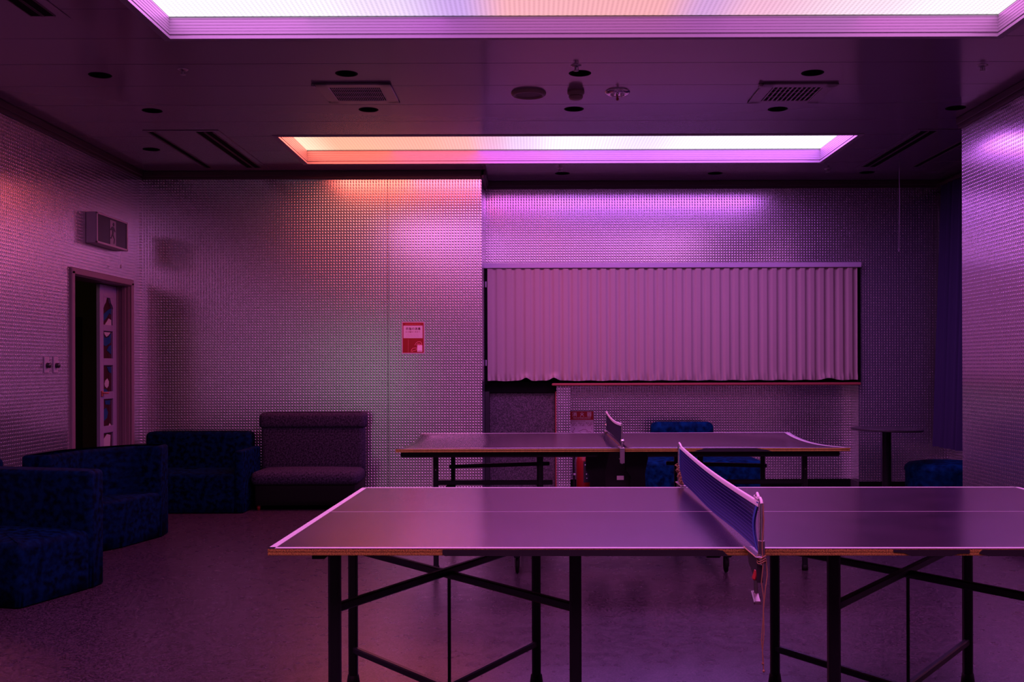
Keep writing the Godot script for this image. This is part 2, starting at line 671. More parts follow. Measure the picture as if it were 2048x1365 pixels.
func shell() -> void:
	var st := new_st()
	range_box(st, -6.2, 4.6, -0.12, 0.0, REAR - 0.3, 14.0)
	structure(obj("floor", st, M.speckled_vinyl), "dark speckled vinyl floor of the whole room", "floor")
	# left wall with its doorway (d 8.73 .. 9.96, 2.03 high)
	st = new_st()
	range_box(st, LEFT - 0.18, LEFT, 0, CEIL + 0.2, REAR - 0.2, 8.72)
	range_box(st, LEFT - 0.18, LEFT, 0, CEIL + 0.2, 9.97, BACK + 0.3)
	range_box(st, LEFT - 0.18, LEFT, 2.045, CEIL + 0.2, 8.72, 9.97)
	structure(obj("wall_left", st, M.embossed_foil), "silvery embossed wall with the doorway and the switches", "wall")
	# back wall, left half, in two sheets that meet at a seam
	st = new_st()
	range_box(st, LEFT, -1.364, 0, CEIL + 0.2, BACK, 11.4)
	range_box(st, -1.36, -0.467, 0, CEIL + 0.2, BACK, 11.4)
	structure(obj("wall_back", st, M.embossed_foil), "silvery embossed back wall behind the dark red seat, with the red notice", "wall")
	# back wall, right half, set back, round the hatch
	st = new_st()
	range_box(st, -0.467, ALCOVE + 0.2, 2.30, CEIL + 0.2, RECESS, 11.5)
	structure(obj("wall_recess", st, M.embossed_foil), "silvery embossed set-back wall above the curtained hatch", "wall")
	st = new_st()
	range_box(st, 3.308, ALCOVE + 0.2, 0, 2.30, RECESS, 11.5)
	structure(obj("wall_side", st, M.embossed_foil), "dim embossed wall between the hatch and the alcove curtain", "wall")
	st = new_st()
	range_box(st, 0.257, 0.393, 0, 1.074, RECESS, 11.5)
	structure(obj("wall_pier", st, M.embossed_foil), "narrow embossed pier beside the low bar door", "wall")
	st = new_st()
	range_box(st, 0.393, 3.308, 0, 1.074, 11.15, 11.5)
	structure(obj("wall_counter", st, M.embossed_foil), "embossed wall at the back of the recess under the counter", "wall")
	# right wall: a thick partition that ends short of the alcove
	st = new_st()
	range_box(st, RIGHT, ALCOVE + 0.4, 0, CEIL + 0.2, REAR - 0.2, 8.15)
	structure(obj("wall_right", st, M.embossed_foil), "silvery embossed wall at the right, red and violet sheen", "wall")
	st = new_st()
	range_box(st, ALCOVE, ALCOVE + 0.2, 0, CEIL + 0.2, 8.15, RECESS)
	structure(obj("wall_alcove", st, M.embossed_foil), "side of the alcove behind the violet curtain", "wall")
	st = new_st()
	range_box(st, -2.75, RIGHT + 0.2, 0, CEIL + 0.2, REAR - 0.2, REAR)
	range_box(st, LEFT - 0.2, -3.65, 0, CEIL + 0.2, REAR - 0.2, REAR)
	range_box(st, -3.65, -2.75, 2.2, CEIL + 0.2, REAR - 0.2, REAR)
	structure(obj("wall_rear", st, M.embossed_foil), "embossed wall behind the viewer", "wall")
	rear_window()
	# the corridor beyond the doorway
	st = new_st()
	range_box(st, -6.2, LEFT - 0.18, 0, 2.7, 11.6, 11.8)
	range_box(st, -6.2, -6.0, 0, 2.7, 6.5, 11.6)
	range_box(st, -6.2, LEFT - 0.18, 0, 2.7, 6.3, 6.5)
	range_box(st, LEFT - 0.19, LEFT - 0.17, 0, 2.7, BACK + 0.3, 11.6)
	range_box(st, -6.2, LEFT - 0.18, 2.6, 2.8, 6.3, 11.8)
	structure(obj("wall_corridor", st, M.corridor_paint), "dark olive corridor wall seen through the doorway", "wall")
	var lamp := thing("corridor_lamp", "dim corridor ceiling lamp, out of sight beyond the doorway", "lamp", V(-4.6, 2.6, 8.2))
	st = new_st()
	lathe(st, [[0, -0.06], [0.1, -0.05], [0.14, -0.02], [0.14, 0.0]], Vector3.ZERO, 24)
	var cm := StandardMaterial3D.new()
	cm.resource_name = "corridor_lamp"
	cm.emission_enabled = true
	cm.emission = Color(1.0, 0.85, 0.55)
	cm.emission_energy_multiplier = 0.1
	obj("shade", st, cm, lamp)
	var ol := OmniLight3D.new()
	ol.name = "lamp_glow"
	ol.light_color = Color(1.0, 0.85, 0.55)
	ol.light_energy = 0.06
	ol.light_size = 0.1
	ol.omni_range = 12.0
	ol.shadow_enabled = true
	ol.position = Vector3(0, -0.2, 0)
	lamp.add_child(ol)
	st = new_st()
	range_box(st, -5.75, -4.84, 0, 1.82, 11.57, 11.6, 0.004)
	structure(obj("door_2", st, M.corridor_dark), "dark closed door far down the corridor", "door")
	# crown trim under the ceiling: two stepped mouldings
	var runs := [
		[Vector2(LEFT, REAR), Vector2(LEFT, BACK), Vector2(1, 0), "dark wooden crown moulding above the doorway wall"],
		[Vector2(LEFT, BACK), Vector2(-0.467, BACK), Vector2(0, -1), "dark wooden crown moulding above the red notice"],
		[Vector2(-0.467, BACK - 0.05), Vector2(-0.467, RECESS), Vector2(1, 0), "short dark crown moulding on the step of the back wall"],
		[Vector2(-0.467, RECESS), Vector2(ALCOVE, RECESS), Vector2(0, -1), "dark wooden crown moulding above the curtained hatch"],
		[Vector2(RIGHT, REAR), Vector2(RIGHT, 8.15), Vector2(-1, 0), "dark wooden crown moulding above the right wall"],
		[Vector2(ALCOVE, 8.15), Vector2(ALCOVE, RECESS), Vector2(-1, 0), "dark crown moulding inside the alcove"]]
	var i := 1
	for r in runs:
		var a: Vector2 = r[0]
		var b: Vector2 = r[1]
		var n: Vector2 = r[2]
		st = new_st()
		for s in [[0.0, 0.045, 0.052, 0.0], [0.0, 0.03, 0.078, 0.0]]:
			var lo := Vector2(minf(a.x, b.x), minf(a.y, b.y))
			var hi := Vector2(maxf(a.x, b.x), maxf(a.y, b.y))
			lo += Vector2(minf(n.x, 0), minf(n.y, 0)) * s[1]
			hi += Vector2(maxf(n.x, 0), maxf(n.y, 0)) * s[1]
			range_box(st, lo.x, hi.x, CEIL - s[2], CEIL, lo.y, hi.y, 0.006)
		structure(obj("trim_%d" % i, st, M.crown_wood), r[3], "trim")
		i += 1
	# dark baseboards
	var bases := [
		["baseboard_back", -3.72, -0.455, BACK - 0.012, BACK, "dark baseboard along the back wall behind the seats"],
		["baseboard_recess", 0.393, 3.308, 11.136, 11.15, "dark baseboard under the counter recess"],
		["baseboard_alcove", 3.308, ALCOVE, RECESS - 0.012, RECESS, "dark baseboard below the small round table"],
		["baseboard_right", RIGHT - 0.012, RIGHT, REAR, 8.15, "dark baseboard along the right wall"]]
	for b in bases:
		st = new_st()
		range_box(st, b[1], b[2], 0, 0.1, b[3], b[4], 0.003)
		structure(obj(b[0], st, M.near_black), b[5], "baseboard")
	st = new_st()
	range_box(st, LEFT, LEFT + 0.012, 0, 0.1, REAR, 8.66, 0.003)
	structure(obj("baseboard_left", st, M.near_black), "dark baseboard along the doorway wall", "baseboard")


func rear_window() -> void:
	# a glazed door to a lit hall behind the viewer: the foil mirrors it as the pale green patch by the notice
	var w := Node3D.new()
	w.name = "window_1"
	add_child(w)
	w.position = V(-3.2, 0, REAR - 0.1)
	structure(w, "frosted glass door to a lit hall behind the viewer", "window")
	var st := new_st()
	for x in [-0.43, 0.43]:
		box(st, Vector3(x, 1.1, 0), Vector3(0.04, 2.2, 0.12), 0.004)
	for y in [0.25, 2.18]:
		box(st, Vector3(0, y, 0), Vector3(0.86, 0.04, 0.12), 0.004)
	box(st, Vector3(0, 0.12, 0), Vector3(0.86, 0.24, 0.05), 0.004)
	obj("frame", st, M.frame_paint, w)
	st = new_st()
	box(st, Vector3(0, 1.215, 0.01), Vector3(0.82, 1.89, 0.01))
	var gm := StandardMaterial3D.new()
	gm.resource_name = "lit_window_glass"
	gm.albedo_color = Color(0.7, 0.75, 0.7)
	gm.roughness = 0.4
	gm.emission_enabled = true
	gm.emission = Color(0.62, 0.85, 0.68)
	gm.emission_energy_multiplier = 0.3
	obj("lit_pane", st, gm, w)
	var al := AreaLight3D.new()
	al.name = "pane_glow"
	al.area_size = Vector2(0.8, 1.85)
	al.area_normalize_energy = true
	al.light_color = Color(0.62, 0.85, 0.68)
	al.light_energy = 0.35 * 0.8 * 1.85 / PI
	al.shadow_enabled = true
	al.position = Vector3(0, 1.215, 0.06)
	al.rotation.y = PI
	w.add_child(al)
	w.rotation.y = PI


var HOLES := [[-2.748, 6.87], [-2.75, 7.82], [-3.243, 9.2], [-1.17, 6.85], [-1.174, 7.81], [0.318, 6.86], [0.318, 7.81], [1.804, 6.865], [1.803, 7.83], [3.09, 7.81], [0.31, 10.4], [1.79, 10.42], [3.255, 10.4]]


func ceiling_planks() -> void:
	var root := Node3D.new()
	root.name = "ceiling"
	add_child(root)
	structure(root, "dark glossy ceiling of wide boards with recessed lights", "ceiling")
	# the slab over the boards, open above the coffers only
	var st := new_st()
	range_box(st, -6.3, 4.7, CEIL + 0.135, CEIL + 0.3, REAR - 0.3, 14.0)
	obj("slab", st, M.groove_dark, root)
	var rows := []
	for k in 6:
		rows.append([REAR + k * (0.75 - REAR) / 6.0, REAR + (k + 1) * (0.75 - REAR) / 6.0, false])
	for c in [[0.75, 2.3, 3.6], [3.6, 6.107, 8.7], [8.7, 9.862, RECESS]]:
		for g in [[c[0], c[1], true], [c[1], c[2], false]]:
			var n := int(round((g[1] - g[0]) / 0.51))
			for k in n:
				rows.append([lerpf(g[0], g[1], float(k) / n), lerpf(g[0], g[1], float(k + 1) / n), g[2]])
	for r in rows:
		var spans := [[LEFT, ALCOVE]]
		if r[2]:
			spans = [[LEFT, -2.05 - 0.002], [2.66 + 0.002, ALCOVE]]
		for s in spans:
			var cut := []
			for h in HOLES:
				if h[1] > r[0] and h[1] < r[1] and h[0] > s[0] and h[0] < s[1]:
					cut.append(h)
			var size := Vector3(s[1] - s[0], 0.02, r[1] - r[0] - 0.005)
			var at := V((s[0] + s[1]) / 2, CEIL + 0.01, (r[0] + r[1]) / 2)
			if cut.is_empty():
				var bs := new_st()
				box(bs, Vector3.ZERO, size, 0.002)
				obj("plank", bs, M.ceiling_lacquer, root).position = at
			else:
				var cb := CSGBox3D.new()
				cb.name = "plank"
				cb.size = size
				cb.material = M.ceiling_lacquer
				root.add_child(cb, true)
				cb.position = at
				for h in cut:
					var cc := CSGCylinder3D.new()
					cc.name = "hole"
					cc.radius = 0.064
					cc.height = 0.1
					cc.sides = 32
					cc.operation = CSGShape3D.OPERATION_SUBTRACTION
					cc.material = M.groove_dark
					cb.add_child(cc, true)
					cc.position = V(h[0], CEIL, h[1]) - at


# =============================== hatch and bar ================================

func hatch() -> void:
	# dark back of the hatch
	var st := new_st()
	range_box(st, -0.467, 3.31, 0, 2.30, 11.35, 11.5)
	structure(obj("wall_hatch", st, M.near_black), "black space behind the pleated hatch curtain", "wall")
	# surround: pale rail on top, dark posts and header
	var t := Node3D.new()
	t.name = "trim_7"
	add_child(t)
	t.position = V(1.42, 1.07, RECESS)
	structure(t, "dark frame with a pale lilac top rail around the hatch curtain", "trim")
	var P := V(1.42, 1.07, RECESS)
	st = new_st()
	box(st, V(1.42, 2.287, 10.835) - P, Vector3(3.81, 0.05, 0.07), 0.004)
	obj("top_rail", st, M.pale_rail, t)
	for s in [[-0.466, -0.437], [3.29, 3.323]]:
		st = new_st()
		box(st, V((s[0] + s[1]) / 2, 1.675, 10.86) - P, Vector3(s[1] - s[0], 1.17, 0.06), 0.003)
		obj("post", st, M.near_black, t)
	st = new_st()
	box(st, V(-0.1, 1.062, 10.9) - P, Vector3(0.72, 0.11, 0.06), 0.004)
	obj("header", st, M.near_black, t)
	# pleated curtain
	var c := thing("hatch_curtain", "pleated pink curtain drawn across the wide hatch", "curtain", V(1.42, 1.13, 10.83))
	var cs := new_st()
	var pleats := 39
	var x0 := -0.436
	var x1 := 3.286
	sheet(cs, pleats * 10, 44, func(u: float, v: float) -> Vector3:
		var ph := fposmod(u * pleats, 1.0)
		var amp := 0.022 * (0.55 + 0.6 * u)
		var w := smoothstep(0.52, 0.62, ph) - smoothstep(0.86, 0.98, ph)
		var z := -w * amp
		var hem := smoothstep(0.075, 0.0, v)
		z += 0.004 * sin(u * 61.0) * (1.0 - v) + hem * 0.008 * sin(u * 173.0 + 2.0 * sin(u * 37.0))
		var y := lerpf(1.128, 2.262, v)
		var lift := exp(-pow((u - 0.104) / 0.011, 2.0)) + exp(-pow((u - 0.179) / 0.012, 2.0)) + 0.5 * exp(-pow((u - 0.923) / 0.022, 2.0))
		y += hem * (0.034 * lift + 0.003 * sin(u * 97.0))
		z += hem * (0.035 * lift + 0.012 * sin((u * pleats + v * 3.0) * TAU * 2.0))
		return V(lerpf(x0, x1, u), y, 10.815) + Vector3(0, 0, z) - V(1.42, 1.13, 10.83))
	obj("pleated_cloth", cs, M.hatch_cloth, c)
	# two small catches on the left post
	for y in [2.1, 1.31]:
		st = new_st()
		box(st, V(-0.452, y, 10.82) - P, Vector3(0.014, 0.06, 0.02), 0.003)
		obj("catch", st, M.plastic_white, t)
	# counter board
	st = new_st()
	box(st, Vector3.ZERO, Vector3(3.105, 0.026, 0.36), 0.006)
	var b := obj("counter_board", st, M.red_wood)
	b.position = V(1.762, 1.09, 10.97)
	tag(b, "long reddish wooden counter board under the hatch curtain", "counter")
	# low bar door
	var dr := Node3D.new()
	dr.name = "door_3"
	add_child(dr)
	dr.position = V(-0.09, 0, 10.9)
	structure(dr, "low speckled brown bar door left of the counter", "door")
	st = new_st()
	box(st, Vector3(0, 0.507, -0.02), Vector3(0.662, 1.0, 0.04), 0.003)
	obj("leaf", st, M.speckled_laminate, dr)
	st = new_st()
	box(st, Vector3(-0.353, 0.51, 0.0), Vector3(0.044, 1.02, 0.08), 0.003)
	obj("post", st, M.plastic_dark, dr)
	st = new_st()
	box(st, Vector3(0.34, 0.51, 0.0), Vector3(0.014, 1.02, 0.08), 0.003)
	obj("jamb", st, M.red_wood, dr)


# =============================== tables =======================================

func near_table() -> void:
	var O := V(0.645, 0, 3.745)
	var turn := -0.018
	var t := thing("table_tennis_table", "near table-tennis table with chipped brown edges and black steel legs", "table", O, turn)
	var inv := Transform3D(Basis(Vector3.UP, turn), O).affine_inverse()
	var L := func(x: float, y: float, d: float) -> Vector3: return inv * V(x, y, d)
	var H := 0.76
	for s in [-1, 1]:
		var x0 := -1.37 if s < 0 else 0.003
		var x1 := -0.003 if s < 0 else 1.37
		var xm := (x0 + x1) / 2
		# chipboard core in two glued layers, lacquer skin
		var st := new_st()
		box(st, Vector3(xm, H - 0.0062, 0), Vector3(x1 - x0, 0.0085, 1.525), 0.001)
		box(st, Vector3(xm, H - 0.0158, 0), Vector3(x1 - x0, 0.0085, 1.525), 0.001)
		box(st, Vector3(xm, H - 0.011, 0), Vector3(x1 - x0 - 0.006, 0.004, 1.519))
		var core := obj("tabletop_core", st, M.chipboard, t)
		core.set_meta("label", "raw brown chipboard edge")
		st = new_st()
		box(st, Vector3(xm, H - 0.001, 0), Vector3(x1 - x0, 0.002, 1.525), 0.0006)
		obj("tabletop", st, M.table_lacquer, t)
		# painted lines
		var lines := [[xm, 0.7525, x1 - x0, 0.02], [xm, -0.7525, x1 - x0, 0.02], [xm, 0, x1 - x0, 0.003], [s * 1.36, 0, 0.02, 1.525]]
		for l in lines:
			st = new_st()
			box(st, Vector3(l[0], H + 0.0002, l[1]), Vector3(l[2], 0.0005, l[3]))
			var ln := obj("painted_line", st, M.white_line, t)
			if l[3] == 0.003:
				ln.set_meta("label", "thin pale centre line")
	# what is left of the black edge band on the near side, and all of it on the others
	var e := 0.7635
	for q in [
		[[-0.88, -0.003], [-0.88, -0.0165], [-0.872, -0.021], [-0.085, -0.021], [-0.1, -0.006], [-0.12, -0.003]],
		[[0.37, -0.003], [0.37, -0.01], [0.4, -0.0125], [0.42, -0.021], [0.53, -0.021], [0.55, -0.014], [0.58, -0.014], [0.58, -0.003]],
		[[0.615, -0.003], [0.605, -0.014], [0.63, -0.021], [1.37, -0.021], [1.37, -0.003]]]:
		var st := new_st()
		plate(st, pv(q), Vector3(0, H, e), Vector3.RIGHT, Vector3.UP, 0.002)
		obj("edge_band", st, M.black_band, t).set_meta("label", "torn black edge band")
	var st2 := new_st()
	box(st2, Vector3(0, H - 0.012, -0.7635), Vector3(2.74, 0.018, 0.002))
	obj("edge_band", st2, M.black_band, t)
	# brackets under the top
	for b in [[-0.6, 3.1], [0.53, 3.1], [0.885, 4.3], [0.955, 4.25]]:
		st2 = new_st()
		plate(st2, pv([[-0.028, 0], [0.028, 0], [0.008, -0.022], [-0.028, -0.022]]), L.call(b[0], H - 0.0205, b[1]), Vector3.RIGHT, Vector3.UP, 0.05)
		obj("bracket", st2, M.black_steel, t)
	# legs and crossed braces, one set under each half
	for hf in [[[-0.577, 3.15], [0.128, 3.15], [-0.706, 4.25], [0.018, 4.25]], [[0.885, 3.15], [1.59, 3.15], [0.961, 4.25], [1.723, 4.25]]]:
		var fl: Array = hf[0]
		var fr: Array = hf[1]
		var rl: Array = hf[2]
		var rr: Array = hf[3]
		for p in hf:
			var st := new_st()
			var a: Vector3 = L.call(p[0], 0.04, p[1])
			var b: Vector3 = L.call(p[0], H - 0.02, p[1])
			bar(st, a, b, 0.035, 0.035, 0.007)
			var lg := obj("leg", st, M.black_steel, t)
			st = new_st()
			lathe(st, [[0.0, 0.0], [0.026, 0.0], [0.026, 0.02], [0.022, 0.05], [0.0, 0.05]], L.call(p[0], 0.0, p[1]), 16)
			obj("foot", st, M.black_vinyl, lg)
		for y in [0.56, 0.163]:
			for pr in [[fl, rr], [fr, rl]]:
				var st := new_st()
				bar(st, L.call(pr[0][0], y, pr[0][1]), L.call(pr[1][0], y + (0.012 if pr[0] == fl else -0.012), pr[1][1]), 0.022, 0.026, 0.004)
				obj("brace", st, M.black_steel, t)
		# upright rod where the braces cross
		var ax: float = fl[0]
		var k: float = (fr[0] - fl[0]) / ((rr[0] - fl[0]) + (fr[0] - rl[0]))
		ax = fl[0] + (rr[0] - fl[0]) * k
		var ad: float = lerpf(fl[1], rr[1], k)
		var rs := new_st()
		tube(rs, [L.call(ax, 0.15, ad), L.call(ax, 0.56, ad)], 0.006, 8)
		obj("tie_rod", rs, M.black_steel, t)
	# rails under the top that carry the legs
	for x in [-0.577, 0.128, 0.885, 1.59]:
		st2 = new_st()
		var xr: float = {-0.577: -0.706, 0.128: 0.018, 0.885: 0.961, 1.59: 1.723}[x]
		bar(st2, L.call(x, H - 0.033, 3.12), L.call(xr, H - 0.033, 4.3), 0.03, 0.024, 0.003)
		obj("rail", st2, M.black_steel, t)
	near_net()


func near_net() -> void:
	# the net stands across the middle of the near table, on two clamped posts
	var A := V(0.603, 0, 2.82)   # near post
	var B := V(0.641, 0, 4.655)  # far post
	var t := thing("table_tennis_net", "blue net with white top band and dangling twine on the near table", "net", V(0.622, 0.76, 3.74))
	var P := V(0.622, 0.76, 3.74)
	var at := func(u: float, y: float) -> Vector3: return A.lerp(B, u) + Vector3(0, y, 0) - P
	var top := func(u: float) -> float: return 0.905 + 0.022 * u - 0.012 * sin(PI * u)
	var low := func(u: float) -> float: return 0.772 + 0.004 * sin(PI * u * 3.0) + 0.03 * smoothstep(0.9, 1.0, u)
	var u0 := 0.015
	var u1 := 0.985
	# threads; the near end is drawn in between its two ties
	var pt := func(q: float, v: float) -> Vector3:
		var ua := u0 + 0.042 * sin(PI * v) * (1.0 - 0.3 * v)
		var u := lerpf(ua, u1, q)
		return at.call(u, lerpf(low.call(u), top.call(u), v))
	var st := new_st()
	for i in 151:
		var q := []
		for j in 7:
			q.append(pt.call(i / 150.0, j / 6.0))
		tube(st, q, 0.0011, 4)
	for j in 13:
		var q := []
		for i in 25:
			q.append(pt.call(i / 24.0, j / 12.0))
		tube(st, q, 0.0013, 4)
	var net := obj("netting", st, M.net_blue, t)
	net.set_meta("kind", "stuff")
	# brighter tape along both ends
	for e in [[0.0, 0.014], [0.985, 1.0]]:
		st = new_st()
		for side in [-1.0, 1.0]:
			sheet(st, 2, 16, func(u: float, v: float) -> Vector3:
				return pt.call(lerpf(e[0], e[1], u if side > 0 else 1.0 - u), v) + Vector3(side * 0.0025, 0, 0))
		obj("selvedge", st, M.net_bright_blue, t)
	# folded cotton band along the top
	st = new_st()
	for side in [-1.0, 1.0]:
		sheet(st, 30, 3, func(u: float, v: float) -> Vector3:
			var uu := lerpf(u0, u1, u if side > 0 else 1.0 - u)
			return at.call(uu, top.call(uu) + 0.004 - 0.016 * (1.0 - v)) + Vector3(side * 0.003 * sqrt(maxf(0.0, 1.0 - v * v)), 0, 0))
	obj("top_band", st, M.cotton_white, t)
	# knotted cord at both ends of the band
	st = new_st()
	tube(st, [at.call(0.05, 0.914), at.call(0.02, 0.912), at.call(0.008, 0.918), at.call(0.0, 0.914), at.call(-0.004, 0.905)], 0.004, 6)
	tube(st, [at.call(0.04, 0.917), at.call(0.03, 0.926), at.call(0.018, 0.917)], 0.004, 6)
	obj("cord_knot", st, M.cotton_white, t)
	st = new_st()
	tube(st, [at.call(0.96, 0.925), at.call(0.98, 0.932), at.call(1.0, 0.935)], 0.004, 6)
	obj("cord_knot", st, M.cotton_white, t)
	# posts with their clamps
	for e in [[A, 1.0, 0.907], [B, -1.0, 0.925]]:
		var base: Vector3 = e[0]
		var to_table: float = e[1]    # +1: the table lies towards -z
		st = new_st()
		tube(st, [base + Vector3(0, 0.745, 0) - P, base + Vector3(0, e[2], 0) - P], 0.0075, 12)
		var post := obj("post", st, M.chrome, t)
		st = new_st()
		box(st, base + Vector3(0, 0.79, 0) - P, Vector3(0.017, 0.045, 0.017), 0.005)
		obj("collar", st, M.dark_steel, post)
		st = new_st()
		box(st, base + Vector3(-0.004, 0.765, -0.075 * to_table) - P, Vector3(0.026, 0.005, 0.17), 0.002)
		obj("clamp_plate", st, M.dark_steel, t)
		st = new_st()
		plate(st, pv([[0, 0], [0.12, 0], [0.11, -0.03], [0.03, -0.06], [0, -0.065]]), base + Vector3(-0.004, 0.762, 0.0) - P, Vector3(0, 0, -to_table), Vector3.UP, 0.016)
		obj("clamp_body", st, M.plastic_dark, t)
		st = new_st()
		tube(st, [base + Vector3(-0.004, 0.655, -0.05 * to_table) - P, base + Vector3(-0.004, 0.735, -0.05 * to_table) - P], 0.006, 8)
		box(st, base + Vector3(-0.006, 0.65, -0.04 * to_table) - P, Vector3(0.02, 0.012, 0.05), 0.003, Basis(Vector3.RIGHT, 0.5))
		obj("clamp_screw", st, M.dark_steel, t)
	st = new_st()
	box(st, A + Vector3(-0.012, 0.715, -0.02) - P, Vector3(0.01, 0.03, 0.02), 0.004, Basis(Vector3.FORWARD, 0.3))
	obj("clamp_tag", st, M.red_plastic, t)
	# twine wound round the near post and left hanging
	st = new_st()
	tube(st, [A + Vector3(0.003, 0.905, 0.006) - P, A + Vector3(0.005, 0.86, 0.009) - P, A + Vector3(0.0, 0.8, 0.009) - P, A + Vector3(0.002, 0.74, 0.009) - P, A + Vector3(-0.002, 0.7, 0.008) - P, A + Vector3(0.004, 0.66, 0.008) - P, A + Vector3(0.002, 0.6, 0.008) - P, A + Vector3(-0.002, 0.55, 0.008) - P, A + Vector3(0.002, 0.5, 0.008) - P, A + Vector3(0.003, 0.47, 0.008) - P], 0.0016, 5)
	tube(st, [A + Vector3(0.012, 0.76, 0.0) - P, A + Vector3(0.014, 0.72, 0.006) - P, A + Vector3(0.008, 0.68, 0.009) - P, A + Vector3(0.003, 0.63, 0.01) - P, A + Vector3(0.004, 0.57, 0.01) - P, A + Vector3(0.0, 0.52, 0.01) - P, A + Vector3(0.001, 0.49, 0.01) - P], 0.0016, 5)
	for y in [0.752, 0.758, 0.765]:
		var ring := []
		for k in 13:
			ring.append(A + Vector3(0.0115 * cos(TAU * k / 12), y + 0.004 * sin(TAU * k / 6), 0.0115 * sin(TAU * k / 12)) - P)
		tube(st, ring, 0.0016, 5)
	for q in [[0.003, 0.468], [0.001, 0.488]]:
		lathe(st, [[0, -0.005], [0.004, 0], [0, 0.005]], A + Vector3(q[0], q[1], 0.009) - P, 8)
	obj("hanging_twine", st, M.twine, t)
	# a tangle of twine at the far end
	st = new_st()
	var q2 := []
	rng.seed = 11
	for k in 46:
		var a := k * 1.7
		q2.append(B + Vector3(-0.004 + 0.012 * cos(a) + rng.randf_range(-0.004, 0.004), 0.835 - k * 0.0014 + 0.012 * sin(a * 0.7), 0.12 * k / 46.0 + rng.randf_range(-0.006, 0.006)) - P)
	tube(st, q2, 0.003, 5)
	obj("twine_tangle", st, M.twine, t)


func sag(x: float, z: float) -> float:
	# the far table's ends have warped: they dip along the middle of the short sides
	var e := smoothstep(0.55, 1.37, absf(x))
	var v := clampf((z + 0.7625) / 1.525, 0.0, 1.0)
	return -0.03 * e * sin(PI * pow(v, 0.8))


func warped(st: SurfaceTool, x0: float, x1: float, z0: float, z1: float, y0: float, y1: float) -> void:
	var nx := maxi(2, int((x1 - x0) / 0.08))
	var nz := maxi(2, int((z1 - z0) / 0.1))
	sheet(st, nx, nz, func(u: float, v: float) -> Vector3:
		var x := lerpf(x0, x1, u)
		var z := lerpf(z1, z0, v)
		return Vector3(x, y1 + sag(x, z), z))
	sheet(st, nx, nz, func(u: float, v: float) -> Vector3:
		var x := lerpf(x1, x0, u)
		var z := lerpf(z1, z0, v)
		return Vector3(x, y0 + sag(x, z), z))
	for z in [z1, z0]:
		sheet(st, nx, 1, func(u: float, v: float) -> Vector3:
			var x := lerpf(x0, x1, u if z == z1 else 1.0 - u)
			return Vector3(x, lerpf(y0, y1, v) + sag(x, z), z))
	for x in [x1, x0]:
		sheet(st, nz, 1, func(u: float, v: float) -> Vector3:
			var z := lerpf(z1, z0, u if x == x1 else 1.0 - u)
			return Vector3(x, lerpf(y0, y1, v) + sag(x, z), z))


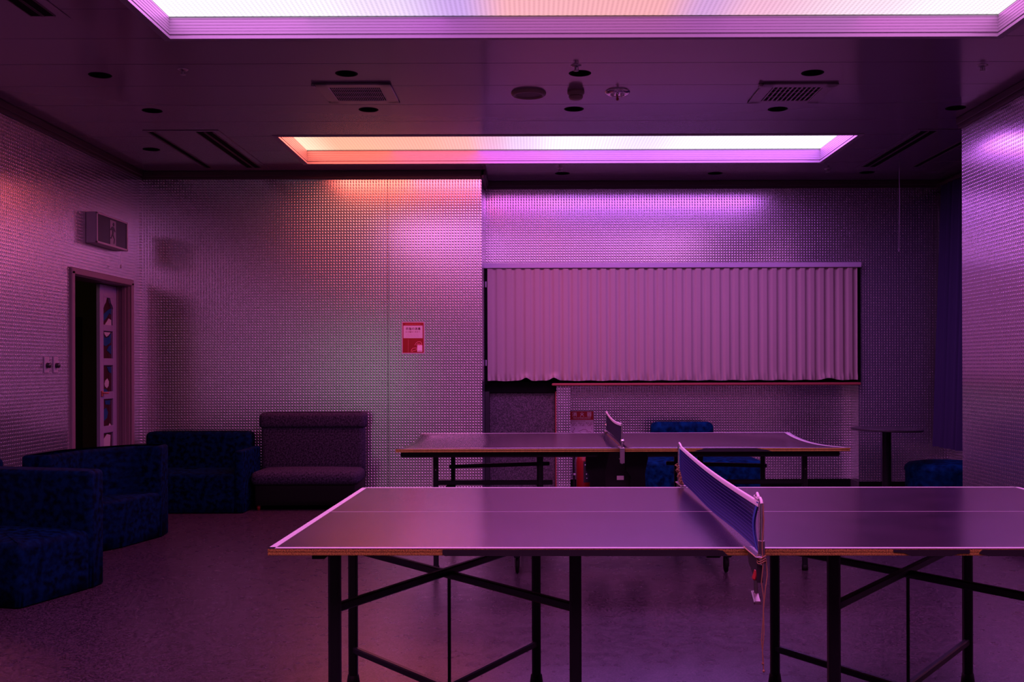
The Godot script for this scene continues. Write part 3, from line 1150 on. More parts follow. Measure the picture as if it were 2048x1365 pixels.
func far_table() -> void:
	var O := V(0.552, 0, 7.235)
	var t := thing("table_tennis_table", "far table-tennis table with warped ends, on a black wheeled carriage", "table", O)
	var H := 0.775
	var L := func(x: float, y: float, d: float) -> Vector3: return V(x, y, d) - O
	for s in [-1, 1]:
		var x0 := -1.37 if s < 0 else 0.004
		var x1 := -0.004 if s < 0 else 1.37
		var st := new_st()
		warped(st, x0, x1, -0.7625, 0.7625, H - 0.012, H - 0.003)
		warped(st, x0 + 0.003, x1 - 0.003, -0.7595, 0.7595, H - 0.015, H - 0.012)
		warped(st, x0, x1, -0.7625, 0.7625, H - 0.022, H - 0.0145)
		obj("tabletop_core", st, M.chipboard, t).set_meta("label", "raw reddish chipboard edge")
		st = new_st()
		warped(st, x0, x1, -0.7625, 0.7625, H - 0.003, H)
		obj("tabletop", st, M.table_lacquer, t)
		for l in [[x0, x1, -0.7625, -0.7425], [x0, x1, 0.752, 0.7625], [s * 1.35 - 0.01 * s - 0.01, s * 1.36 + 0.01, -0.7625, 0.7625]]:
			st = new_st()
			warped(st, l[0], l[1], l[2], l[3], H + 0.0001, H + 0.0006)
			obj("painted_line", st, M.white_line, t)
		# steel apron under the near and far edges
		for z in [0.7, -0.7]:
			st = new_st()
			var xa := -1.345 if s < 0 else 0.15
			var xb := -0.15 if s < 0 else 1.32
			var pl := rounded([Vector2(xa, 0), Vector2(xb, 0), Vector2(xb, -0.032), Vector2(xa, -0.032)], 0.012, 3)
			plate(st, pl, Vector3(0, H - 0.024 - (0.0 if z > 0 else 0.004), z), Vector3.RIGHT, Vector3.UP, 0.03)
			obj("apron", st, M.black_steel, t)
	# the strip of black edge band that still clings on
	var sb := new_st()
	plate(sb, pv([[0.49, -0.002], [0.42, -0.022], [0.9, -0.022], [0.86, -0.01], [0.8, -0.002]]), Vector3(0, H, 0.7635), Vector3.RIGHT, Vector3.UP, 0.002)
	obj("edge_band", sb, M.black_band, t).set_meta("label", "torn black edge band")
	# end legs with rails to the carriage
	for s in [-1.0, 1.0]:
		for p in [[1.144, 6.67], [1.116, 7.75]]:
			var st := new_st()
			bar(st, L.call(0.552 + s * p[0], 0.03, p[1]), L.call(0.552 + s * p[0], H - 0.03, p[1]), 0.031, 0.031, 0.005)
			var lg := obj("leg", st, M.black_steel, t)
			st = new_st()
			lathe(st, [[0, 0], [0.02, 0], [0.02, 0.035], [0, 0.035]], L.call(0.552 + s * p[0], 0, p[1]), 12)
			obj("foot", st, M.black_vinyl, lg)
			st = new_st()
			lathe(st, [[0, 0], [0.005, 0.001], [0, 0.004]], Vector3.ZERO, 8)
			var bolt := obj("bolt", st, M.chrome, lg)
			bolt.position = L.call(0.552 + s * p[0], 0.63 if p[1] < 7.0 else 0.66, p[1] - 0.016)
			bolt.rotation.x = PI / 2
		for d in [6.67, 7.75]:
			var st := new_st()
			bar(st, L.call(0.552 + s * 1.144, 0.55, d), L.call(0.552 + s * 0.42, 0.55 if d < 7 else 0.57, d), 0.025, 0.028, 0.004)
			obj("rail", st, M.black_steel, t)
			st = new_st()
			bar(st, L.call(0.552 + s * 0.495, 0.12, d), L.call(0.552 + s * 0.495, H - 0.03, d), 0.034, 0.034, 0.005)
			obj("upright", st, M.black_steel, t)
		var gs := new_st()
		plate(gs, pv([[-0.06, 0], [0.02, 0], [0.02, 0.045], [-0.02, 0.045]] if s < 0 else [[0.06, 0], [-0.02, 0], [-0.02, 0.045], [0.02, 0.045]]), L.call(0.552 + s * 1.116, 0.4, 7.73), Vector3.RIGHT, Vector3.UP, 0.006)
		obj("gusset", gs, M.black_steel, t)
		# carriage foot beam and its two wheels
		gs = new_st()
		bar(gs, L.call(0.552 + s * 0.64, 0.13, 6.5), L.call(0.552 + s * 0.64, 0.13, 7.95), 0.04, 0.04, 0.006)
		obj("carriage_beam", gs, M.black_steel, t)
		for d in [6.6, 7.85]:
			gs = new_st()
			bar(gs, L.call(0.552 + s * 0.48, 0.13, d), L.call(0.552 + s * 0.66, 0.13, d), 0.03, 0.03, 0.004)
			obj("strut", gs, M.black_steel, t)
			gs = new_st()
			lathe(gs, [[0, -0.012], [0.03, -0.012], [0.05, -0.009], [0.055, 0], [0.05, 0.009], [0.03, 0.012], [0, 0.012]], Vector3.ZERO, 24)
			var w := obj("wheel", gs, M.black_vinyl, t)
			w.position = L.call(0.552 + s * 0.64, 0.055, d)
			w.rotation.z = PI / 2
			gs = new_st()
			box(gs, L.call(0.552 + s * 0.64 - 0.02, 0.09, d), Vector3(0.004, 0.1, 0.03), 0.001)
			box(gs, L.call(0.552 + s * 0.64 + 0.02, 0.09, d), Vector3(0.004, 0.1, 0.03), 0.001)
			obj("wheel_fork", gs, M.dull_chrome, t)
	# the folding gear in the middle
	for p in [[0.39, 0.46], [0.64, 0.71]]:
		var st := new_st()
		plate(st, pv([[p[0] - 0.06, 0.12], [p[1] + 0.02, 0.12], [p[1], 0.6], [p[1] + 0.03, H - 0.024], [p[0] - 0.05, H - 0.024], [p[0] - 0.05, 0.62], [p[0] - 0.02, 0.58]]), -O + V(0, 0, 6.72), Vector3.RIGHT, Vector3.UP, 0.02)
		obj("folding_arm", st, M.black_steel, t)
	var st3 := new_st()
	plate(st3, pv([[0.44, 0.25], [0.72, 0.25], [0.7, 0.74], [0.42, 0.74]]), -O + V(0, 0, 6.9), Vector3.RIGHT, Vector3.UP, 0.02)
	var pan := obj("gear_panel", st3, M.plastic_dark, t)
	st3 = new_st()
	box(st3, L.call(0.555, 0.573, 6.705), Vector3(0.043, 0.026, 0.002))
	obj("sticker", st3, M.cotton_white, t).set_meta("label", "small white sticker")
	st3 = new_st()
	bar(st3, L.call(0.05, 0.14, 7.2), L.call(1.05, 0.14, 7.2), 0.04, 0.03, 0.004)
	obj("carriage_tie", st3, M.black_steel, t)
	far_net()


func far_net() -> void:
	var A := V(0.538, 0, 6.365)
	var B := V(0.565, 0, 8.09)
	var P := V(0.552, 0.775, 7.235)
	var t := thing("table_tennis_net", "small dark sagging net with pink top band on the far table", "net", P)
	var at := func(u: float, y: float) -> Vector3: return A.lerp(B, u) + Vector3(0, y, 0) - P
	var top := func(u: float) -> float: return 0.928 + 0.006 * u - 0.022 * sin(PI * u)
	var low := func(u: float) -> float: return 0.79 + 0.014 * sin(PI * u)
	var st := new_st()
	var nv := 130
	for i in nv + 1:
		var u := lerpf(0.01, 0.99, float(i) / nv)
		bar(st, at.call(u, low.call(u)), at.call(u, top.call(u)), 0.0018, 0.0018, 0.0)
	for j in 12:
		var q := []
		for i in 21:
			var u := lerpf(0.01, 0.99, i / 20.0)
			q.append(at.call(u, lerpf(low.call(u), top.call(u), j / 11.0)))
		tube(st, q, 0.0013, 4)
	obj("netting", st, M.net_dark, t).set_meta("kind", "stuff")
	st = new_st()
	for side in [-1.0, 1.0]:
		sheet(st, 24, 3, func(u: float, v: float) -> Vector3:
			var uu := lerpf(0.01, 0.99, u if side > 0 else 1.0 - u)
			return at.call(uu, top.call(uu) + 0.004 - 0.017 * (1.0 - v)) + Vector3(side * 0.004 * sqrt(maxf(0.0, 1.0 - v * v)), 0, 0))
	obj("top_band", st, M.cotton_white, t)
	for e in [[A, 1.0], [B, -1.0]]:
		var b: Vector3 = e[0]
		var k: float = e[1]
		st = new_st()
		tube(st, [b + Vector3(0, 0.775, 0) - P, b + Vector3(0, 0.93, 0) - P], 0.006, 10)
		var post := obj("post", st, M.chrome, t)
		st = new_st()
		lathe(st, [[0, -0.014], [0.01, -0.01], [0.014, 0], [0.01, 0.01], [0, 0.014]], b + Vector3(0.002, 0.825, 0) - P, 14)
		obj("knob", st, M.chrome, post)
		st = new_st()
		box(st, b + Vector3(0, 0.784, -0.05 * k) - P, Vector3(0.03, 0.005, 0.14), 0.002)
		box(st, b + Vector3(0, 0.74, 0.012 * k) - P, Vector3(0.028, 0.09, 0.006), 0.002)
		box(st, b + Vector3(0, 0.716, -0.03 * k) - P, Vector3(0.028, 0.005, 0.09), 0.002)
		tube(st, [b + Vector3(0, 0.69, -0.01 * k) - P, b + Vector3(0, 0.75, -0.01 * k) - P], 0.006, 8)
		obj("clamp", st, M.dull_chrome, t)


# =============================== seats ========================================

func sofas() -> void:
	# unit beside the viewer's left: its end faces the tables
	var o := V(-2.95, 0, 6.0)
	var t := thing("blue_sofa", "nearest navy velvet sofa, its seat end toward the near table", "sofa", o, 0.0, "navy velvet lounge seats")
	part_block(t, "base", [[-2.70, 5.68], [-2.555, 6.15], [-2.55, 6.33], [-3.28, 6.52], [-3.5, 5.92]], 0.0, 0.02, 0.004, M.black_vinyl, o, 0.02, 0)
	part_block(t, "seat", [[-2.69, 5.64], [-2.53, 6.17], [-3.3, 6.42], [-3.52, 5.88]], 0.008, 0.345, 0.05, M.navy_velvet, o, 0.035, 0.03)
	part_block(t, "backrest", [[-2.525, 6.15], [-2.515, 6.345], [-3.3, 6.57], [-3.36, 6.37]], 0.008, 0.675, 0.03, M.navy_velvet, o, 0.05, 0)
	# curved corner unit
	o = V(-3.0, 0, 7.8)
	t = thing("blue_sofa", "curved navy velvet corner sofa standing before the doorway", "sofa", o, 0.0, "navy velvet lounge seats")
	part_block(t, "base", [[-2.82, 8.2], [-2.9, 7.58], [-2.99, 7.4], [-3.05, 7.24], [-3.36, 7.24], [-3.33, 7.66], [-3.2, 7.93], [-3.02, 8.18]], 0.0, 0.02, 0.004, M.black_vinyl, o, 0.02, 0)
	part_block(t, "seat", [[-2.775, 8.04], [-2.885, 7.555], [-2.97, 7.38], [-3.03, 7.2], [-3.22, 7.2], [-3.19, 7.62], [-3.08, 7.87], [-2.96, 8.03]], 0.008, 0.345, 0.035, M.navy_velvet, o, 0.02, 0.012)
	part_block(t, "backrest", [[-2.77, 8.03], [-2.785, 8.26], [-3.05, 8.24], [-3.24, 7.98], [-3.38, 7.67], [-3.42, 7.2], [-3.22, 7.18], [-3.185, 7.6], [-3.075, 7.85], [-2.95, 8.02]], 0.008, 0.685, 0.025, M.navy_velvet, o, 0.03, 0)
	# a low unit against the doorway wall, mostly hidden
	o = V(-3.5, 0, 6.95)
	t = thing("blue_sofa", "low navy velvet sofa against the doorway wall, mostly hidden", "sofa", o, 0.0, "navy velvet lounge seats")
	part_block(t, "seat", [[-3.2, 6.72], [-3.2, 7.13], [-3.52, 7.14], [-3.52, 6.72]], 0.02, 0.34, 0.04, M.navy_velvet, o, 0.05, 0.01)
	part_block(t, "backrest", [[-3.5, 6.7], [-3.5, 7.16], [-3.69, 7.16], [-3.69, 6.7]], 0.02, 0.675, 0.04, M.navy_velvet, o, 0.05, 0)
	# two-seat sofa with one arm at the back wall
	o = V(-3.0, 0, 9.75)
	t = thing("blue_sofa", "navy velvet two-seat sofa with one arm beside the dark red seat", "sofa", o, 0.0, "navy velvet lounge seats")
	part_block(t, "base", [[-3.5, 9.38], [-2.54, 9.38], [-2.54, 9.94], [-2.62, 10.1], [-3.5, 10.1]], 0.0, 0.02, 0.004, M.black_vinyl, o, 0.01, 0)
	part_block(t, "seat", [[-3.55, 9.34], [-2.57, 9.34], [-2.57, 9.98], [-3.55, 9.98]], 0.008, 0.345, 0.04, M.navy_velvet, o, 0.04, 0.02)
	part_block(t, "backrest", [[-3.58, 9.95], [-2.6, 9.95], [-2.6, 10.17], [-3.58, 10.17]], 0.008, 0.675, 0.045, M.navy_velvet, o, 0.06, 0)
	part_block(t, "armrest", [[-2.58, 9.33], [-2.505, 9.34], [-2.505, 9.95], [-2.58, 9.95]], 0.008, 0.545, 0.02, M.navy_velvet, o, 0.03, 0)
	# dark red plush seat
	o = V(-2.03, 0, 9.85)
	t = thing("plush_seat", "dark red plush armless seat with a head roll against the back wall", "sofa", o)
	part_block(t, "base", [[-2.46, 9.54], [-1.57, 9.54], [-1.57, 10.12], [-2.46, 10.12]], 0.045, 0.235, 0.01, M.black_vinyl, o, 0.02, 0)
	part_block(t, "seat_cushion", [[-2.495, 9.5], [-1.525, 9.5], [-1.54, 10.02], [-2.485, 10.02]], 0.225, 0.345, 0.055, M.maroon_plush, o, 0.08, 0.02, 0.04)
	part_block(t, "backrest", [[-2.515, 9.98], [-1.555, 9.98], [-1.555, 10.16], [-2.515, 10.16]], 0.24, 0.725, 0.03, M.maroon_plush, o, 0.05, 0)
	part_block(t, "head_roll", [[-2.53, 9.965], [-1.545, 9.965], [-1.545, 10.19], [-2.53, 10.19]], 0.705, 0.85, 0.045, M.maroon_plush, o, 0.05, 0, 0.03)
	for x in [-2.43, -1.6]:
		for d in [9.58, 10.08]:
			var st := new_st()
			lathe(st, [[0, 0], [0.014, 0], [0.02, 0.05], [0, 0.05]], V(x, 0, d) - o, 12)
			obj("foot", st, M.red_foot, t)
	# wide blue seat under the counter, with a narrow back
	o = V(1.43, 0, 10.45)
	t = thing("blue_bench", "wide navy velvet bench with a narrow back below the counter", "bench", o)
	part_block(t, "base", [[0.7, 10.18], [2.15, 10.18], [2.15, 10.7], [0.7, 10.7]], 0.0, 0.04, 0.004, M.black_vinyl, o, 0.02, 0)
	part_block(t, "seat", [[0.64, 10.12], [2.215, 10.12], [2.215, 10.74], [0.64, 10.74]], 0.035, 0.37, 0.045, M.blue_velvet, o, 0.07, 0.015)
	part_block(t, "backrest", [[1.2, 10.72], [1.83, 10.72], [1.83, 10.92], [1.2, 10.92]], 0.3, 0.712, 0.06, M.blue_velvet, o, 0.09, 0)


func part_block(t: Node3D, called: String, pts: Array, y0: float, y1: float, r: float, m: Material, o: Vector3, corner: float, dome: float, r_bot := 0.0) -> void:
	var st := new_st()
	var f := foot(pts)
	for i in f.size():
		f[i] -= Vector2(o.x, o.z)
	pillow(st, rounded(f, corner, 5), y0, y1, r, r_bot, dome)
	obj(called, st, m, t)


# =============================== alcove =======================================

func alcove_things() -> void:
	# small round table on one pole
	var o := V(3.24, 0, 9.8)
	var t := thing("round_table", "small dark round table on a single pole below the alcove wall", "table", o)
	var st := new_st()
	lathe(st, [[0, -0.011], [0.31, -0.011], [0.32, -0.006], [0.32, 0.006], [0.315, 0.01], [0, 0.01]], Vector3.ZERO, 48, false)
	var tp := obj("tabletop", st, M.dark_top, t)
	tp.position = Vector3(0, 0.688, 0)
	tp.rotation.z = -0.03
	st = new_st()
	lathe(st, [[0.05, 0.01], [0.043, 0.03], [0.04, 0.06], [0.04, 0.66], [0.07, 0.672], [0.07, 0.68]], Vector3.ZERO, 24)
	obj("pole", st, M.black_steel, t)
	st = new_st()
	lathe(st, [[0, 0], [0.22, 0], [0.22, 0.012], [0.05, 0.03], [0, 0.03]], Vector3.ZERO, 36, false)
	obj("foot_plate", st, M.black_steel, t)
	# round blue stool
	o = V(3.77, 0, 9.75)
	t = thing("blue_stool", "round teal blue velvet stool half hidden by the right wall", "stool", o)
	st = new_st()
	lathe(st, [[0.31, 0.03], [0.345, 0.05], [0.36, 0.12], [0.36, 0.3], [0.37, 0.33], [0.362, 0.36], [0.33, 0.385], [0.25, 0.398], [0.0, 0.405]], Vector3.ZERO, 40)
	obj("cushion", st, M.blue_velvet, t)
	st = new_st()
	lathe(st, [[0, 0], [0.3, 0], [0.3, 0.035], [0, 0.035]], Vector3.ZERO, 32, false)
	obj("base", st, M.black_vinyl, t)
	# violet curtain along the alcove's side
	o = V(4.05, 0.47, 10.0)
	t = thing("window_curtain", "long dark violet curtain hanging in folds at the alcove's side", "curtain", o)
	st = new_st()
	sheet(st, 160, 14, func(u: float, v: float) -> Vector3:
		var d := lerpf(10.74, 8.6, u)
		var f := sin(u * TAU * 15.0) + 0.35 * sin(u * TAU * 37.0 + 1.0)
		var x := 4.105 - 0.075 * (1.0 - v) + 0.042 * f * (1.15 - 0.35 * v)
		return V(x, lerpf(0.47, 3.055, v), d) - o)
	obj("folds", st, M.violet_curtain, t)
	st = new_st()
	bar(st, V(4.1, 3.075, 8.3) - o, V(4.1, 3.075, 10.8) - o, 0.05, 0.03, 0.003)
	obj("track", st, M.crown_wood, t)
	# cord from the ceiling
	st = new_st()
	tube(st, [Vector3.ZERO, Vector3(0.003, -0.4, 0), Vector3(-0.004, -0.83, 0)], 0.002, 6)
	lathe(st, [[0, -0.85], [0.004, -0.845], [0.003, -0.825], [0, -0.82]], Vector3(-0.004, 0, 0), 10)
	var c := obj("hanging_cord", st, M.cord_white)
	c.position = V(3.31, CEIL, 9.65)
	tag(c, "thin pale pull cord hanging from the ceiling by the alcove", "cord")


# =============================== on the walls =================================

func wall_things() -> void:
	doorway()
	exit_sign()
	# two wall controls
	var k := 0
	for d in [8.24, 8.4]:
		var o := V(LEFT, 1.295, d)
		var t := thing("wall_switch", ["pale wall switch with a dark knob, farther from the doorway", "pale wall switch with a dark knob, next to the doorway"][k], "switch", o, 0.0, "wall switches beside the doorway")
		var st := new_st()
		box(st, Vector3(0.005, 0, 0), Vector3(0.01, 0.125, 0.075), 0.003)
		obj("plate", st, M.plastic_white, t)
		st = new_st()
		lathe(st, [[0, 0], [0.021, 0], [0.019, 0.024], [0.015, 0.028], [0, 0.028]], Vector3.ZERO, 18)
		var kn := obj("knob", st, M.plastic_dark, t)
		kn.position = Vector3(0.01, -0.005, 0)
		kn.rotation.z = -PI / 2
		k += 1
	notice()
	extinguisher()


func doorway() -> void:
	var o := V(LEFT, 0, 9.345)
	var dr := Node3D.new()
	dr.name = "door_1"
	add_child(dr)
	dr.position = o
	structure(dr, "open doorway with a brownish moulded frame in the left wall", "door")
	var st := new_st()
	# casing on the wall face, then a stepped lining through the wall
	for d in [8.70, 9.995]:
		st = new_st()
		box(st, V(LEFT + 0.008, 1.03, d) - o, Vector3(0.03, 2.06, 0.055), 0.006)
		obj("casing", st, M.frame_paint, dr)
	st = new_st()
	box(st, V(LEFT + 0.008, 2.06, 9.345) - o, Vector3(0.03, 0.055, 1.35), 0.006)
	obj("casing_head", st, M.frame_paint, dr)
	for e in [[8.725, 1.0], [9.965, -1.0]]:
		st = new_st()
		for s in [[0.0, 0.03, 0.012], [0.03, 0.065, 0.02], [0.065, 0.1, 0.012], [0.1, 0.19, 0.022]]:
			box(st, V(LEFT - (s[0] + s[1]) / 2, 1.02, e[0] + e[1] * s[2] / 2) - o, Vector3(s[1] - s[0], 2.04, s[2]), 0.002)
		obj("jamb", st, M.frame_paint, dr)
	st = new_st()
	box(st, V(LEFT - 0.095, 2.035, 9.345) - o, Vector3(0.19, 0.02, 1.25), 0.002)
	obj("head_lining", st, M.frame_paint, dr)
	# narrow door leaf with five stained panes
	var lo := V(-3.85, 0.01, 9.755)
	var t := thing("stained_glass_door", "narrow lilac door leaf with a column of five stained glass panes", "door", lo)
	var zs := [-0.19, 0.19]
	# local: z runs towards the camera; leaf plane is x = 0, its face looks along +x
	var py := [[1.65, 1.895], [1.347, 1.592], [1.045, 1.283], [0.735, 0.978], [0.42, 0.672]]
	for z in [-0.151, 0.151]:
		st = new_st()
		box(st, Vector3(0, 1.005, z), Vector3(0.036, 2.01, 0.078), 0.004)
		obj("stile", st, M.door_paint, t)
	var edges := [[0.0, 0.42], [0.672, 0.735], [0.978, 1.045], [1.283, 1.347], [1.592, 1.65], [1.895, 2.01]]
	for e in edges:
		st = new_st()
		box(st, Vector3(0, (e[0] + e[1]) / 2, 0), Vector3(0.036, e[1] - e[0], 0.224), 0.004)
		obj("rail", st, M.door_paint, t)
	# arch piece over the top pane
	for s in [-1.0, 1.0]:
		st = new_st()
		plate(st, pv([[s * 0.112, 1.897], [s * 0.112, 1.80], [s * 0.09, 1.83], [s * 0.06, 1.85], [s * 0.035, 1.897]]), Vector3(0.003, 0, 0), Vector3(0, 0, 1), Vector3.UP, 0.03)
		obj("arch_piece", st, M.door_paint, t)
	# pieces of glass: outlines in the pane's unit square (u to the viewer's right = away, v up)
	var art := [
		[["glass_blue", [[0.1, 0.1], [0.45, 0.25], [0.75, 0.45], [0.95, 0.4], [0.95, 0.65], [0.6, 0.55], [0.2, 0.4]]], ["glass_white", [[0.3, 0.0], [0.95, 0.0], [0.95, 0.2], [0.7, 0.25], [0.5, 0.12]]]],
		[["glass_blue", [[0.05, 0.5], [0.4, 0.45], [0.9, 0.6], [0.95, 0.95], [0.7, 0.8], [0.3, 0.75], [0.05, 0.95]]], ["glass_white", [[0.2, 0.97], [0.9, 0.97], [0.65, 0.85], [0.45, 0.8], [0.3, 0.87]]], ["glass_blue", [[0.5, 0.3], [0.95, 0.15], [0.95, 0.5], [0.7, 0.45]]]],
		[["glass_blue", [[0.5, 0.95], [0.95, 0.95], [0.95, 0.7], [0.7, 0.75]]], ["glass_white", [[0.3, 0.2], [0.5, 0.13], [0.66, 0.22], [0.7, 0.38], [0.55, 0.5], [0.35, 0.42], [0.26, 0.3]]], ["glass_blue", [[0.1, 0.0], [0.6, 0.0], [0.4, 0.1], [0.15, 0.1]]]],
		[["glass_blue", [[0.3, 0.95], [0.85, 0.95], [0.8, 0.78], [0.35, 0.8]]], ["glass_blue", [[0.05, 0.6], [0.4, 0.68], [0.6, 0.5], [0.5, 0.3], [0.15, 0.18], [0.05, 0.3]]], ["glass_white", [[0.7, 0.0], [0.9, 0.0], [0.78, 0.08]]]],
		[["glass_white", [[0.15, 0.4], [0.1, 0.75], [0.5, 0.95], [0.85, 0.9], [0.8, 0.5], [0.6, 0.35], [0.3, 0.3]]], ["glass_blue", [[0.6, 0.05], [0.9, 0.05], [0.9, 0.25]]]]]
	for i in 5:
		st = new_st()
		var y0: float = py[i][0]
		var y1: float = py[i][1]
		box(st, Vector3(-0.004, (y0 + y1) / 2, 0), Vector3(0.006, y1 - y0 + 0.01, 0.236))
		var pane := obj("pane", st, M.glass_red, t)
		for g in art[i]:
			st = new_st()
			var q := []
			for p in g[1]:
				q.append([0.112 - 0.224 * p[0], lerpf(y0, y1, p[1])])
			plate(st, pv(q), Vector3(0.0005, 0, 0), Vector3(0, 0, 1), Vector3.UP, 0.004)
			obj("glass_piece", st, M[g[0]], pane)
	st = new_st()
	box(st, Vector3(0.024, 1.03, 0.165), Vector3(0.014, 0.05, 0.03), 0.003)
	tube(st, [Vector3(0.03, 1.035, 0.165), Vector3(0.055, 1.035, 0.165), Vector3(0.058, 1.035, 0.11)], 0.008, 8)
	obj("handle", st, M.red_wood, t)


func exit_sign() -> void:
	var o := V(LEFT, 2.45, 9.335)
	var t := thing("exit_sign", "unlit boxed exit sign with a pale running figure above the doorway", "sign", o)
	var st := new_st()
	var D := 0.095
	var W := 0.69
	var H := 0.262
	box(st, Vector3(D / 2 - 0.006, 0, 0), Vector3(D - 0.012, H, W), 0.004)
	obj("housing", st, M.plastic_white, t)
	st = new_st()
	for s in [-1.0, 1.0]:
		box(st, Vector3(D - 0.006, s * (H / 2 - 0.009), 0), Vector3(0.014, 0.018, W), 0.003)
		box(st, Vector3(D - 0.006, 0, s * (W / 2 - 0.009)), Vector3(0.014, H, 0.018), 0.003)
	obj("bezel", st, M.plastic_white, t)
	st = new_st()
	box(st, Vector3(D - 0.01, 0, 0), Vector3(0.006, H - 0.03, W - 0.03))
	var gl := obj("sign_panel", st, M.sign_glass, t)
	# pictogram: pale doorway, dark running figure, pale floor stripe
	var ux := Vector3(0, 0, -1)
	var at := Vector3(D - 0.006, 0, 0)
	st = new_st()
	plate(st, pv([[-0.055, -0.112], [0.075, -0.112], [0.075, 0.1], [-0.055, 0.1]]), at, ux, Vector3.UP, 0.003)
	obj("pictogram_doorway", st, M.sign_pale, gl)
	st = new_st()
	var at2 := Vector3(D - 0.0035, 0, 0)
	var hd := []
	for k in 12:
		hd.append([0.02 + 0.017 * cos(TAU * k / 12), 0.068 + 0.017 * sin(TAU * k / 12)])
	plate(st, pv(hd), at2, ux, Vector3.UP, 0.002)
	plate(st, pv([[-0.012, 0.048], [0.03, 0.046], [0.06, 0.012], [0.05, 0.004], [0.028, 0.024], [0.018, -0.02], [0.05, -0.06], [0.035, -0.1], [0.02, -0.098], [0.03, -0.062], [-0.004, -0.03], [-0.03, -0.062], [-0.05, -0.062], [-0.05, -0.05], [-0.034, -0.048], [-0.012, -0.012], [-0.01, 0.026], [-0.03, 0.01], [-0.05, 0.012], [-0.05, 0.022]]), at2, ux, Vector3.UP, 0.002)
	obj("pictogram_figure", st, M.sign_glass, gl)
	st = new_st()
	tube(st, [Vector3(0.06, -H / 2, -0.27), Vector3(0.058, -H / 2 - 0.13, -0.27)], 0.0015, 5)
	lathe(st, [[0, -0.03], [0.008, -0.026], [0.006, 0.0], [0, 0.003]], Vector3(0.058, -H / 2 - 0.13, -0.27), 10)
	obj("test_cord", st, M.plastic_white, t)


func draw_line(im: Image, a: Vector2, b: Vector2, w: float, c: Color) -> void:
	var n := int(a.distance_to(b) * 2) + 1
	for i in n + 1:
		var p := a.lerp(b, float(i) / n)
		var r := int(ceil(w / 2))
		for dy in range(-r, r + 1):
			for dx in range(-r, r + 1):
				if Vector2(dx, dy).length() <= w / 2:
					var x := int(p.x) + dx
					var y := int(p.y) + dy
					if x >= 0 and y >= 0 and x < im.get_width() and y < im.get_height():
						im.set_pixel(x, y, c)


